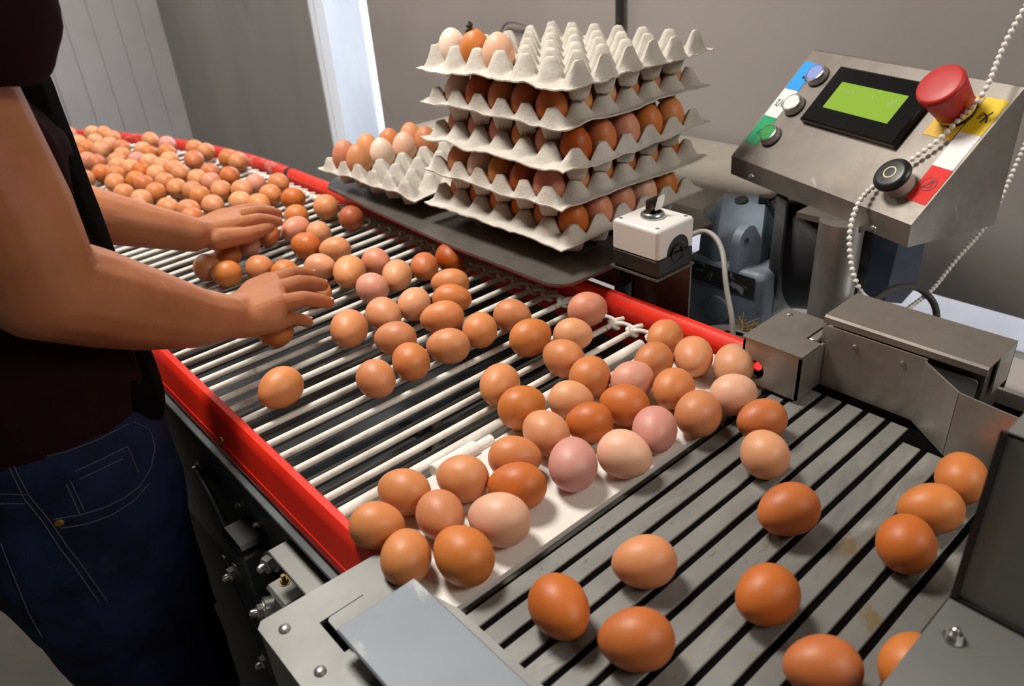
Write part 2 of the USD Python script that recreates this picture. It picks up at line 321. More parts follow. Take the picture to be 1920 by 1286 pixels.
# ---------------------------------------------------------------- egg conveyor
conv = thing('egg_conveyor', (.43, 1.2, -BZ), 'red railed conveyor of white rods carrying loose eggs past the worker', 'conveyor')
Y0, RC = 1.55, 1.66                 # the straight run ends at Y0, then the belt bends left round a centre
def path(s):
    """Plan position and heading at the arc length s from the end plate (centre line x = 0.44)."""
    if s < Y0 - .5: return np.array([.44, .5 + s]), 0.0
    th = (s - (Y0 - .5)) / RC
    return np.array([.44 - RC + RC * math.cos(th), Y0 + RC * math.sin(th)]), th
def rail_path(s0, s1, n):
    out = []
    for s in np.linspace(s0, s1, n):
        p, th = path(s); out.append((p[0], p[1], th))
    return out
FR = [(.229, -.012), (.2275, .002), (.2295, .010), (.236, .016), (.244, .016), (.250, .010), (.252, .000), (.250, -.060), (.2475, -.060), (.247, -.012)]
mid_s = 1.000
obj('rail', sweep_y(FR, rail_path(-.090, 1.02, 12)), 'red_paint', conv, label='straight far red rail')
obj('rail', sweep_y(FR, rail_path(1.035, 2.9, 40)), 'red_paint_worn', conv, label='worn far red rail curving round the bend')
obj('rail_joint', sweep_y([(a * .999 + .0003, b - .0015) for a, b in FR], rail_path(1.015, 1.04, 3)), 'black_rubber', conv, label='black rail joint')
near_section = [(-.2325, -.012), (-.2315, .001), (-.236, .0085), (-.2425, .009), (-.2470, .0045), (-.2490, -.002), (-.2553, -.0240), (-.2562, -.0246), (-.2578, -.0320), (-.2560, -.0335), (-.2540, -.0290), (-.246, -.012)]
obj('rail', sweep_y(near_section, rail_path(-.056, 2.9, 60)), 'red_paint', conv, label='near red rail')
def rod_mesh(s, skew, z0, r, hooks, x0=-.238, x1=.196):
    p, th = path(s); th += skew; d = np.array([math.cos(th), math.sin(th)]); q = np.array([-d[1], d[0]])
    P = lambda a, b, z: (*(p + a * d + b * q), z)
    m = [tube([P(x0, 0, z0), P(-.1, 0, z0), P(.05, 0, z0), P(x1, 0, z0)], r, 10)]
    if hooks:   # the far end is bent back and hooked round the next rod
        pts = spline([P(x1, 0, z0), P(x1 + .008, -.004, z0 + .001), P(x1 + .018, -.018, z0 - .003), P(x1 + .016, -.029, z0 - .007), P(x1 + .004, -.034, z0 - .004), P(x1 - .003, -.031, z0 + .0045), P(x1 + .004, -.026, z0 + .0035)], 18)
        m.append(tube(pts, r * .78, 8))
        m.append(tube([P(x1 - .012, -.002, z0 + .001), P(x1 + .012, .001, z0 + .0025), P(x1 + .026, .003, z0 - .002)], r * .85, 8))
    return cat_(*m)
s, i = .045, 0
while s < 2.55:
    skew = math.radians(5) * float(np.clip((s - .25) / .45, 0, 1)) + float(rng.normal(0, .002))
    obj('rod', rod_mesh(s, skew, -.0042 + float(rng.normal(0, .0004)), .0039, s < 2.1), 'rod_white', conv, smooth=60)
    s += .0305; i += 1
s = .05
while s < 1.5:
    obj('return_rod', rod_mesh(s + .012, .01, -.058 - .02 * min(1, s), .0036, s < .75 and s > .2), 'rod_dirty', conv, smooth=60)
    s += .0305 if s < .9 else .061
obj('drive_roller', cyl((.208, .520, -.0085), (.628, .520, -.0085), .0075, 20), 'rod_white', conv, smooth=60)
obj('end_roller', cyl((.208, .5085, -.0135), (.640, .5085, -.0135), .0085, 20), 'rod_dirty', conv, smooth=60, label='grimy roller behind the white end plate')
plate = prism([(.3555, -.0005), (.488, .0005), (.497, -.001), (.5015, -.005), (.5015, -.012), (.3555, -.012)], (.204, 0, 0), (0, 1, 0), (0, 0, 1), (.452, 0, 0))
obj('end_plate', plate, 'white_plastic', conv, label='white plastic end plate under the crowded eggs', smooth=20)
obj('comb_bar', cat_(cyl((.300, .497, .0015), (.352, .497, .0015), .0085, 16, bevel=.001), cyl((.352, .497, .001), (.372, .497, .001), .006, 16)), 'white_plastic', conv, smooth=40, label='short white roller at the end plate')
# frame
obj('side_frame', prism([(.43, -.040), (1.95, -.040), (1.95, -.30), (1.1, -.30), (.43, -.24)], (.180, 0, 0), (0, 1, 0), (0, 0, 1), (.004, 0, 0)), 'galvanised_dark', conv, smooth=False, label='galvanised near side plate')
obj('lower_panel', box(.186, .190, .43, 1.95, -.86, -.20), 'frame_black', conv, smooth=False, label='black panel below the near side plate')
obj('frame_flange', box(.1745, .1845, .43, 1.95, -.0420, -.0385, .001), 'galvanised_dark', conv, smooth=False)
obj('side_frame', box(.700, .704, .42, 1.62, -.30, -.04), 'galvanised_dark', conv, smooth=False, label='dark far side plate')
obj('drip_tray', box(.192, .690, .36, 1.9, -.262, -.256), 'drip_grey', conv, smooth=False, label='dark drip tray under the rods')
obj('cross_member', box(.19, .70, .80, .84, -.20, -.16, .003), 'galvanised_dark', conv, smooth=False)
obj('cross_member', box(.19, .70, 1.35, 1.39, -.20, -.16, .003), 'galvanised_dark', conv, smooth=False)
obj('hose', tube(spline([(.33, .56, -.25), (.37, .62, -.13), (.44, .70, -.12), (.47, .80, -.2), (.52, .86, -.22)], 30), .008, 8), 'cable_dark', conv, smooth=60)
for (yy, zz) in ((.709, -.090), (.662, -.088), (.853, -.118)):
    obj('bolt', nut((.180, yy, zz), (-1, 0, 0), .0048, .005), 'zinc', conv, smooth=30)
obj('rail_screw', rivet((.1855, .735, -.021), (-1, 0, .1), .004, .003), 'brass', conv)
obj('brace', tube(spline([(.176, .86, -.13), (.172, .80, -.15), (.170, .765, -.20), (.168, .75, -.26)], 16), .004, 8), 'galvanised_dark', conv, smooth=60, label='thin bent brace rod')
# near leg with its clamp and bearing
obj('leg', box(.149, .179, .657, .697, -BZ, -.118, .003), 'galvanised_dark', conv, smooth=False)
obj('leg_cap', box(.1465, .1805, .653, .702, -.112, -.100, .004), 'black_plastic', conv, smooth=30, label='black plastic cap on the near leg')
obj('leg', box(.62, .66, 1.60, 1.64, -BZ, -.06, .003), 'galvanised_dark', conv, smooth=False)
obj('leg', box(.149, .179, 1.60, 1.64, -BZ, -.118, .003), 'galvanised_dark', conv, smooth=False)
obj('leg', box(.66, .69, .50, .54, -BZ, -.26, .003), 'galvanised_dark', conv, smooth=False)
obj('leg_nut', nut((.149, .700, -.166), (-1, -.12, .05), .0085, .0095), 'zinc', conv, smooth=30)
obj('leg_nut', nut((.149, .690, -.305), (-1, -.12, .05), .0085, .0095), 'zinc', conv, smooth=30)
obj('side_strut', prism([(.660, -.32), (.735, -.17), (.741, -.17), (.70, -.36), (.69, -.42)], (.150, 0, 0), (0, 1, 0), (0, 0, 1), (-.002, 0, 0)), 'galvanised_dark', conv, smooth=False, label='thin angled strut on the leg')
obj('bearing_bracket', cat_(box(.156, .178, .462, .583, -.062, -.0575, .001), box(.1755, .1795, .462, .583, -.12, -.058, .001), box(.146, .176, .548, .590, -.108, -.1005, .003)), 'galvanised', conv, smooth=False, label='bright galvanised angle bracket')
obj('bracket_nut', nut((.166, .613, -.100), (-1, -.25, .1), .009, .0095), 'zinc', conv, smooth=30)
obj('rusty_bolt', cat_(nut((.162, .578, -.1005), (0, 0, 1), .0042, .0035, False), cyl((.162, .578, -.1005), (.162, .578, -.091), .0022, 12)), 'brass', conv, smooth=30, label='small rusty bolt')
obj('bearing_sleeve', cat_(cyl((.170, .585, -.140), (.138, .592, -.132), .0125, 24, bevel=.001), cyl((.150, .575, -.118), (.172, .560, -.112), .010, 12)), 'zinc', conv, smooth=30)
obj('sleeve_nut', nut((.138, .592, -.133), (-1, .22, .25), .0078, .006), 'zinc', conv, smooth=30)

# ---------------------------------------------------------------- slatted infeed table
tab = thing('infeed_table', (.43, .2, -BZ), 'grey slatted infeed table with black gaps at the end of the conveyor', 'table')
gap0, pitch, gw = .3265, .0225, .0057
for k in range(15):
    y1 = gap0 - gw / 2 - pitch * (k - 1); y0 = gap0 + gw / 2 - pitch * k
    z = float(rng.normal(0, .0003))
    x1 = .664 if y0 > .20 else .640
    tilt = float(rng.normal(0, .0004))
    m = box(.2135, x1, y0, y1, -.019, z, .0007)
    m.vertices[:, 2] += (m.vertices[:, 0] - .43) * tilt * 2
    if y1 > .344: m = box(.2135, .664, y0, .3445, -.019, z, .0007)
    obj('slat', m, 'slat_grey', tab, smooth=False)
obj('edge_bar', cat_(box(.2135, .664, .3472, .3530, -.016, -.0035, .001)), 'edge_steel', tab, smooth=False, label='dark steel bar beside the white end plate')
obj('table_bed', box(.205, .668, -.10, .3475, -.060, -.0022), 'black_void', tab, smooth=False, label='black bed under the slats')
for (xx, yy) in ((.22, -.08), (.66, -.08)):
    obj('leg', box(xx, xx + .035, yy, yy + .035, -BZ, -.060, .003), 'galvanised_dark', tab, smooth=False)

# near cover at the left end of the slats
cov = thing('corner_cover', (.15, .3, 0), 'dull metal corner plate and box cover at the lower left end of the slats', 'cover')
from shapely.geometry import Polygon, box as sbox, Point
pl = Polygon([(.094, .436), (.099, .4415), (.201, .438), (.2035, .434), (.2025, .385), (.2125, .345), (.2125, -.10), (.094, -.10)])
slot = Polygon([(.130, .4085), (.168, .4085), (.168, .400), (.136, .400), (.136, .372), (.130, .372)])
obj('corner_plate', prism(pl.difference(slot), (0, 0, .006), (1, 0, 0), (0, 1, 0), (0, 0, .004)), 'galvanised', cov, smooth=20)
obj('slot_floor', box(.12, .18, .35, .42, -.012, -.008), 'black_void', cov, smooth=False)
obj('plate_skirt', box(.0945, .0985, -.10, .434, -.10, .0055), 'galvanised', cov, smooth=False)
obj('cover', cat_(box(.1285, .1955, -.10, .3735, .0305, .0345, .0012), box(.1375, .1405, -.10, .366, .0095, .031), box(.192, .1945, -.10, .372, .0095, .031), box(.14, .193, .363, .366, .0095, .031)), 'cover_grey', cov, smooth=25, label='long grey box cover')
obj('latch_tab', prism(sbox(.1385, .372, .168, .400).buffer(.004), (0, 0, .0105), (1, 0, 0), (0, 1, 0), (0, 0, .0035)), 'galvanised', cov, smooth=20)
for p in ((.1085, .4215, .010), (.1095, .370, .010), (.1475, .385, .014)):
    obj('rivet', rivet(p, (0, 0, 1), .0046, .0026), 'zinc', cov)
obj('cover_leg', box(.10, .135, -.02, .015, -BZ, -.02, .003), 'galvanised_dark', cov, smooth=False)

# right hand guard
grd = thing('side_guard', (.43, .05, .05), 'plain steel guard plate and upright at the lower right corner', 'guard')
obj('guard_plate', prism([(.290, .0925), (.43, .0925), (.50, .0925), (.50, -.10), (.27, -.10)], (0, 0, .0475), (1, 0, 0), (0, 1, 0), (0, 0, .003)), 'galvanised', grd, smooth=False)
obj('guard_upright', cat_(box(.4305, .4335, -.10, .0895, .0515, .184), box(.4305, .50, -.10, .0895, .182, .185)), 'galvanised', grd, smooth=False)
obj('guard_edge', cat_(box(.4282, .4308, .0885, .0925, .0505, .185), box(.4282, .4308, -.10, .0895, .0505, .0535)), 'black_rubber', grd, smooth=False, label='dark edging of the upright')
obj('guard_leg', box(.46, .49, .04, .07, .0008, .0475), 'galvanised_dark', grd, smooth=False)
obj('guard_bolt', nut((.398, .0775, .0505), (0, 0, 1), .0050, .0045), 'zinc', grd, smooth=30)

# ---------------------------------------------------------------- sensor housing and chute cover
sen = thing('sensor_housing', (.67, .348, 0), 'small steel housing with a glowing red sensor eye at the end of the white plate', 'sensor box')
hole = Point(.3655, .0215).buffer(.0108, 24)
obj('housing', cat_(prism(sbox(.3155, .004, .3815, .0535).difference(hole), (.6275, 0, 0), (0, 1, 0), (0, 0, 1), (.0025, 0, 0)),
    box(.6275, .672, .3155, .318, .004, .0535), box(.6275, .6995, .379, .3815, .004, .0535), box(.697, .6995, .3215, .3815, .004, .0535)), 'steel', sen, smooth=False)
obj('lid', cat_(prism(sbox(.6262, .3145, .712, .3828).difference(sbox(.664, .312, .716, .3322)).buffer(-.002).buffer(.002), (0, 0, .0540), (1, 0, 0), (0, 1, 0), (0, 0, .0025)), box(.630, .712, .3215, .3815, .049, .0538)), 'steel_dusty', sen, smooth=False)
obj('lid_tab', cat_(box(.667, .716, .3222, .3310, .0538, .0560, .001), cyl((.667, .3242, .0535), (.716, .3242, .0535), .0028, 12)), 'steel', sen, smooth=30)
obj('rivet', rivet((.699, .372, .0565), (0, 0, 1), .0036, .0022), 'zinc', sen)
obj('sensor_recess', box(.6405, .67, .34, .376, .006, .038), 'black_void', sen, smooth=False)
obj('sensor_eye', lathe([(0, 0), (.0046, 0), (.0046, .0045), (.0032, .0062), (0, .0066)], (.6370, .3650, .0228), (-1, 0, .1), 20), 'led_red', sen, label='glowing red sensor eye')
obj('eye_ring', lathe([(.0050, 0), (.0062, 0), (.0062, .004), (.0050, .004)], (.6370, .3650, .0228), (-1, 0, .1), 20), 'black_plastic', sen)

chu = thing('chute_cover', (.71, .24, 0), 'long steel chute cover with folded lid beside the slatted table', 'cover')
lid = prism([(.6765, .0735), (.6765, .0800), (.6785, .0822), (.7430, .0822), (.7450, .080), (.7450, .030), (.7430, .030), (.7430, .0802), (.6790, .0802), (.6785, .0735)], (0, .168, 0), (1, 0, 0), (0, 0, 1), (0, .154, 0))
obj('lid', lid, 'steel_dusty', chu, smooth=25)
obj('lid_end', box(.705, .7445, .168, .1695, .040, .0802), 'steel', chu, smooth=False)
obj('front_panel', prism(Polygon([(.2175, .003), (.3185, .003), (.3205, .005), (.3205, .0705), (.318, .0725), (.2175, .0725)]), (.6735, 0, 0), (0, 1, 0), (0, 0, 1), (.002, 0, 0)), 'steel', chu, smooth=False)
obj('inner_channel', box(.690, .74, .172, .318, .006, .0700), 'steel_dark', chu, smooth=False, label='dark inner channel')
def sheet(quads, t=.0016):
    q = np.array(quads, float); n = np.cross(q[1] - q[0], q[3] - q[0]); n /= np.linalg.norm(n)
    return trimesh.convex.convex_hull(np.vstack([q, q + n * t]))
G = [(.6735, .2175), (.6415, .1755), (.6365, .139), (.632, .096)]
obj('guide_plate', cat_(*[sheet([(*a, .003), (*b, .003), (*b, .0705), (*a, .0705)]) for a, b in zip(G[:-1], G[1:])]), 'steel', chu, smooth=False, label='bent steel guide plate closing in over the slats')
obj('inner_tab', prism(sbox(.178, .046, .214, .060).buffer(.003), (.682, 0, 0), (0, 1, 0), (0, 0, 1), (.0015, 0, 0)), 'galvanised', chu, smooth=False)
for p in ((.6735, .285, .060), (.6735, .238, .060)):
    obj('screw', rivet(p, (-1, 0, 0), .0028, .002), 'zinc', chu)
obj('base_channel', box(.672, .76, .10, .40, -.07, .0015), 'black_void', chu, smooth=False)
obj('support_rail', box(.76, .83, -.10, .24, -.02, .020, .003), 'wall_paint', chu, smooth=False, label='pale painted rail behind the chute cover')
obj('support_leg', box(.70, .74, .30, .34, -BZ, -.07, .003), 'galvanised_dark', chu, smooth=False)

# ---------------------------------------------------------------- packing table plate
pk = thing('packing_table', (.92, .95, -BZ), 'worn dark steel packing table top under the egg trays', 'table')
corner = Polygon([(.599, .628), (1.045, .607), (1.255, .66), (1.255, 1.50), (.98, 1.50), (.624, 1.262), (.608, 1.07), (.597, .85)]).buffer(-.03).buffer(.03, 12)
obj('table_top', prism(corner.intersection(sbox(0, 0, .929, 3)), (0, 0, .0425), (1, 0, 0), (0, 1, 0), (0, 0, .0025)), 'steel_dark', pk, smooth=20)
obj('worktop', prism(corner.intersection(sbox(.9295, 0, 2, 3)), (0, 0, .0425), (1, 0, 0), (0, 1, 0), (0, 0, .0026)), 'table_dusty', pk, smooth=20, label='dusty beige sheet of the table top')
obj('table_edge', prism(corner.buffer(.0006).difference(corner.buffer(-.0022)), (0, 0, .0405), (1, 0, 0), (0, 1, 0), (0, 0, .0026)), 'rust_edge', pk, smooth=20, label='rusty red under edge')
obj('table_screw', rivet((1.000, .640, .0452), (0, 0, 1), .0065, .0022), 'zinc', pk)
obj('table_frame', cat_(box(.80, 1.20, .68, .72, .005, .040), box(.80, 1.20, 1.20, 1.24, .005, .040)), 'galvanised_dark', pk, smooth=False)
for (xx, yy) in ((.80, .69), (1.17, .69), (.80, 1.20), (1.17, 1.20)):
    obj('leg', box(xx, xx + .03, yy, yy + .03, -BZ, .006, .003), 'galvanised_dark', pk, smooth=False)
obj('mount_plate', box(.99, 1.20, .58, .605, .018, .040, .002), 'steel_dusty', pk, smooth=False)
obj('side_beam', prism([(-.035, -.005), (.030, -.005), (.030, .020), (-.035, .020)], (.76, .64, 0), (1, 0, 0), (0, 0, 1), (0, .70, 0)), 'galvanised_dark', pk, smooth=False)

# ---------------------------------------------------------------- control panel on its post
PO = np.array([.98993825, .64400914, .1147079]); PW = np.array([-.33568057, -.94197588, 0.]); PV = np.array([.6542407, -.23314386, .71945329]); PN = np.array([-.67770765, .24150649, .69454083])
P = lambda u, v, n=0.0: PO + PW * u + PV * v + PN * n
back = np.array([PV[0], PV[1], 0]); back /= np.linalg.norm(back)
pan = thing('control_panel', tuple(PO + PW * .16 + [0, 0, -.1]), 'sloping steel control panel with green screen, push buttons and coloured stickers', 'control panel')
side = [(0, 0), (.189, 0), (.189, 0)]
def panel_section(u):
    a, b = P(u, 0), P(u, .1885)
    f = a + np.array([0, 0, -.028]) + back * .001; bb = f + back * .138; t = b + back * .010 + np.array([0, 0, -.004])
    top = b + back * .004
    return [a, b, top + np.array([0, 0, .001]), np.array([bb[0], bb[1], t[2] - .02]), bb + np.array([0, 0, .030]), bb, f]
secs = [panel_section(u) for u in (-.0105, .3295)]
obj('housing', trimesh.convex.convex_hull(np.array(secs[0] + secs[1])), 'steel_dusty', pan, smooth=False)
for u0, u1, v0, v1, look, nm in ((-.0078, .0208, .1222, .1692, 'label_blue', 'blue'), (-.0078, .0208, .0746, .1219, 'label_white', 'white'), (-.0078, .0208, .0273, .0742, 'label_green', 'green'),
                             (.2975, .3258, .1220, .1690, 'label_yellow', 'yellow'), (.2980, .3262, .0743, .1217, 'label_white', 'white'), (.2985, .3270, .0268, .0740, 'label_red', 'red'), (.2565, .2955, .1076, .168, 'label_amber', 'amber')):
    obj('sticker', trimesh.convex.convex_hull(np.array([P(u, v, n) for u in (u0, u1) for v in (v0, v1) for n in (0, .0006)])), look, pan, smooth=False, label=nm + ' sticker')
def flat(polys, u, v, look='ink', n=.0006, t=.0004, name='symbol'):
    """Flat print at (u, v) of the panel; polygons in metres, x along the panel and y up its slope."""
    from shapely.ops import unary_union
    g = unary_union(polys); gs = getattr(g, 'geoms', [g])
    obj(name, cat_(*[prism(q, P(u, v, n), PW, PV, PN * t) for q in gs]), look, pan, smooth=False)
from shapely.geometry import LineString
ln = lambda pts, w: LineString(pts).buffer(w, cap_style=2)
flat([sbox(-.0015, -.0016, .008, .0016), sbox(.006, -.0042, .012, .0042), sbox(-.002, .0006, .001, .0028)], .0115, .1440)
txt = meshkit.text_mesh('I/O', .0105, .0004)
tv = txt.vertices
obj('lettering', trimesh.Trimesh(P(-.0035, .0930, .0007) + tv[:, :1] * PW + tv[:, 1:2] * PV + tv[:, 2:] * PN, txt.faces, process=False), 'ink', pan, smooth=False)
flat([Polygon([(-.006, -.0045), (.0015, -.0045), (.006, .0045), (-.0015, .0045)]).difference(Polygon([(-.0049, -.0038), (.001, -.0038), (.0049, .0038), (-.001, .0038)])), ln([(-.002, -.002), (.002, .002)], .0004)], .0095, .0490)
flat([ln([(-.002, -.008), (.0005, .001), (.0035, .007)], .0009), ln([(.0045, -.007), (.0005, .001)], .0009), ln([(-.004, .003), (.003, -.001)], .0008), Point(-.0062, .002).buffer(.0022).difference(Point(-.0062, .002).buffer(.0016)), Point(-.0075, -.0025).buffer(.002).difference(Point(-.0075, -.0025).buffer(.0014))], .3145, .1455)
flat([Point(0, 0).buffer(.0092).difference(Point(0, 0).buffer(.0086)), Polygon([(-.004, -.006), (.005, -.003), (.001, .0065)]).difference(Polygon([(-.0031, -.0049), (.0041, -.0025), (.0009, .0052)])), ln([(-.006, -.006), (.006, .006)], .0004)], .3125, .0515)
for (u, v, look, nm) in ((.0385, .1495, 'cap_blue', 'blue'), (.0375, .0985, 'cap_white', 'white'), (.0372, .0460, 'cap_green', 'green')):
    b = obj('push_button', lathe([(.0118, 0), (.0150, 0), (.0152, .003), (.0148, .0105), (.0138, .0125), (.0126, .0130), (.0122, .0118), (.0118, 0)], P(u, v), PN, 32), 'satin_chrome', pan, smooth=40, label=f'chrome ringed {nm} push button')
    obj('button_cap', lathe([(0, .001), (.0121, .001), (.0121, .0118), (.011, .0128), (0, .0131)], P(u, v), PN, 32), look, b, smooth=40)
    obj('button_gasket', lathe([(.0100, .0002), (.0165, .0002), (.0165, .0012), (.0100, .0012)], P(u, v), PN, 32), 'black_rubber', b, smooth=40)
scr = obj('screen', cat_(trimesh.convex.convex_hull(np.array([P(u, v, n) for (u, v) in ((.0722, .0795), (.0722, .1672), (.2345, .1668), (.2385, .1640), (.2385, .0795)) for n in (.0, .0095)] + [P(u, v, .011) for u in (.0745, .2360) for v in (.0820, .1650)]))), 'black_gloss', pan, smooth=False, label='black framed screen')
obj('display', trimesh.convex.convex_hull(np.array([P(u, v, n) for u in (.0965, .2102) for v in (.1036, .1446) for n in (.009, .0114)])), 'lcd_green', scr, smooth=False)
flat([sbox(0, 0, .0105, .010).difference(sbox(.0012, .0012, .0093, .0088)), sbox(.003, .003, .0075, .007)], .190, .1255, 'lcd_ink', .0114, .0002, 'display_mark')
flat([ln([(0, .007), (.002, 0), (.004, .007)], .0005), ln([(.0075, 0), (.0075, .007)], .0005), ln([(.016, .007), (.012, .006), (.016, .002), (.012, .0)], .0005), ln([(.052, .007), (.047, .006), (.052, .002), (.047, .0)], .0005), ln([(.060, .0), (.060, .007), (.065, .007)], .0005)], .113, .128, 'lcd_ink', .0114, .0002, 'display_mark')
es = obj('emergency_stop', lathe([(0, .006), (.0215, .006), (.0220, .010), (.0265, .046), (.0272, .050), (.0262, .0535), (.0235, .0555), (.012, .0562), (0, .0563)], P(.2775, .1440), PN, 48), 'button_red', pan, smooth=40, label='tall red emergency stop button')
obj('stop_collar', lathe([(0, .0), (.0218, .0), (.0218, .0062), (0, .0062)], P(.2775, .1440), PN, 40), 'black_plastic', es, smooth=40)
obj('stop_ring', lathe([(.0205, .0060), (.0224, .0060), (.0226, .0092), (.0210, .0092)], P(.2775, .1440), PN, 40), 'label_yellow', es, smooth=40, label='yellow ring')
mb = obj('stop_button', lathe([(0, .0155), (.0155, .0155), (.0200, .0170), (.0222, .0200), (.0218, .0228), (.0185, .0262), (.0150, .0272), (0, .0276)], P(.2790, .0400), PN, 40), 'black_plastic', pan, smooth=40, label='black mushroom stop button with ring mark')
obj('button_neck', lathe([(0, 0), (.0178, 0), (.0170, .008), (.0150, .0160), (0, .0160)], P(.2790, .0400), PN, 32), 'clear_ring', mb, smooth=40)
obj('ring_mark', lathe([(.0062, .0270), (.0078, .0270), (.0078, .0279), (.0062, .0279)], P(.2790, .0400), PN, 32), 'cream_print', mb, smooth=40)
for (x, y, z) in ((.9638, .5980, .1000), (.8830, .3772, .0985)):
    obj('screw', rivet((x, y, z), -back + [0, 0, -.02], .0048, .0035), 'zinc', pan)
obj('post', cyl((.890, .418, -BZ), (.912, .430, .088), .0275, 28), 'steel', pan, smooth=40, label='round steel post')
obj('post_flange', box(.905, .985, .40, .49, .080, .088), 'steel_dusty', pan, smooth=False)

# ---------------------------------------------------------------- switch box on its bracket
sw = thing('switch_box', (.704, .568, .06), 'white and black switch box with a rotary knob on a steel bracket', 'switch')
X0, X1, YA, YB = .669, .739, .5310, .6040
obj('base', box(X0, X1, YA, YB, .0605, .0850, .003), 'black_plastic', sw, smooth=30)
arch = Polygon([(.0385 + .0215 * math.cos(a) - .0002, .0850 + .0215 * math.sin(a)) for a in np.linspace(0, math.pi, 24)])
whole = m3.Manifold.batch_hull([m3.Manifold.sphere(.005, 16).translate((x, y, z)) for x in (X0 + .005, X1 - .005) for y in (YA + .005, YB - .005) for z in (.0855, .1170)]).trim_by_plane((0, 0, 1), .0850)
cut = prism(arch, (X0, YA - .01, 0), (1, 0, 0), (0, 0, 1), (0, .022, 0))
cutm = m3.Manifold(m3.Mesh(np.asarray(cut.vertices, np.float32), np.asarray(cut.faces, np.uint32)))
obj('cover', whole - cutm if cutm.status() == m3.Error.NoError else whole, 'box_white', sw, smooth=35)
obj('entry_panel', prism(arch, (X0, YA + .0012, 0), (1, 0, 0), (0, 0, 1), (0, .0095, 0)), 'black_plastic', sw, smooth=25)
obj('entry_ring', lathe([(.0095, 0), (.0125, 0), (.0125, .0012), (.0095, .0012)], (X0 + .0385, YA + .0005, .0825), (0, -1, 0), 28), 'black_gloss', sw)
KC = np.array([.7045, .569, .1220])
kb = obj('knob', cat_(lathe([(0, .004), (.0115, .004), (.0110, .0065), (0, .0065)], KC, (0, 0, 1), 24), box(KC[0] - .0105, KC[0] + .0105, KC[1] - .004, KC[1] + .004, KC[2] + .006, KC[2] + .0235, .0015)), 'black_gloss', sw, smooth=30)
obj('knob_ring', lathe([(.0102, 0), (.0150, 0), (.0154, .002), (.0142, .0052), (.0122, .0068), (.0102, .0060)], KC, (0, 0, 1), 32), 'satin_chrome', kb, smooth=40)
obj('knob_pointer', prism(Point(0, 0).buffer(1, 20), KC + [.0035, -.0042, .0165], (.0028, -.0005, -.0012), (0.0035, 0, .0085), (.0065, -.0016, .001)), 'label_white', kb, smooth=30, label='white knob pointer')
for (x, y) in ((X0 + .008, YA + .008), (X1 - .008, YA + .008), (X0 + .008, YB - .008), (X1 - .008, YB - .008)):
    obj('screw', lathe([(0, 0), (.0026, 0), (.0026, .0006), (0, .0006)], (x, y, .1216), (0, 0, 1), 14), 'zinc', sw)
obj('bracket', cat_(box(.735, .738, .5315, .628, -.037, .0605), box(.668, .741, .530, .606, .0575, .0603), box(.735, .790, .622, .625, -.037, .03)), 'steel_dark', sw, smooth=False)
obj('cable_gland', cyl((.739, .560, .078), (.752, .560, .078), .010, 18, r2=.008), 'black_plastic', sw, smooth=40)
obj('cable', tube(spline([(.750, .560, .0780), (.768, .5565, .0815), (.7830, .5480, .0838), (.7800, .5270, .0805), (.7700, .5090, .0680), (.7555, .4945, .0520), (.7440, .4810, .0311), (.7340, .4665, .0103), (.727, .457, -.02), (.724, .452, -.07)], 50), .0034, 10), 'cable_grey', sw, smooth=60)

# ---------------------------------------------------------------- gear motor
gm = thing('gear_motor', (.95, .58, -.2), 'blue grey gear motor with worn black tape beside the switch box', 'motor')
rb = lambda pts, r, trim=None: m3.Manifold.batch_hull([m3.Manifold.sphere(r, 20).translate(p) for p in pts])
body = rb([(x, y, z) for x in (.883, .960) for y in (.522, .625) for z in (-.20, -.012)], .013)
ax = np.array([.50, -.866, 0.]); dc = np.array([.932, .648, -.010])
def mcyl(p, a, r, L, seg=48):
    m = lathe([(0, 0), (r, 0), (r, L), (0, L)], p, a, seg)
    return m3.Manifold(m3.Mesh(np.asarray(m.vertices, np.float32), np.asarray(m.faces, np.uint32)))
dome = m3.Manifold.batch_hull([mcyl(dc + ax * .022, ax, .080, .060), mcyl(dc - ax * .004, ax, .058, .10)])
lug = m3.Manifold.batch_hull([mcyl((.893, .563, .034), (0, -1, 0), .023, .013, 28), m3.Manifold.cube((.075, .013, .03)).translate((.870, .550, -.03))]) - mcyl((.888, .58, .034), (0, -1, 0), .0075, .05, 20)
obj('gearbox', body + dome + lug, 'motor_blue', gm, smooth=32)
obj('flange', lathe([(0, 0), (.094, 0), (.0965, .003), (.0965, .014), (.093, .017), (0, .017)], dc + ax * .096 + [0, 0, -.002], ax, 48), 'motor_dark', gm, smooth=32)
for a in (1.75, 3.2, 4.6, 5.9):
    uu, vv, _ = frame_of(ax); c = dc + ax * .084 + .087 * (math.cos(a) * uu + math.sin(a) * vv)
    obj('flange_bolt', lathe([(0, 0), (.0065, 0), (.0065, .012), (.0035, .012), (.0035, .006), (0, .006)], c + [0, 0, -.002], -ax, 16), 'black_plastic', gm, smooth=30)
obj('motor_body', lathe([(0, 0), (.080, 0), (.080, .10), (.074, .115), (0, .115)], dc + ax * .112 + [0, 0, -.006], ax, 40), 'motor_dark', gm, smooth=25)
obj('fan_cover', prism(Polygon([(-.030, -.066), (.012, -.074), (.038, -.052), (.040, .05), (-.02, .066)]), dc + ax * .226 + [.012, 0, -.006], (.6, -.35, 0), (0, 0, 1), ax * .05), 'motor_navy', gm, smooth=25, label='dark navy fan cover')
obj('oil_plug', lathe([(0, 0), (.0105, 0), (.0105, .005), (0, .005)], (.945, .600, .066), (-.30, .1, .93), 20), 'motor_dark', gm)
obj('tape', box(.8682, .8696, .520, .634, -.036, -.006), 'tape_black', gm, smooth=False, label='worn black tape strip')
obj('name_plate', box(.905, .962, .5082, .5094, -.070, -.010), 'nameplate', gm, smooth=False)
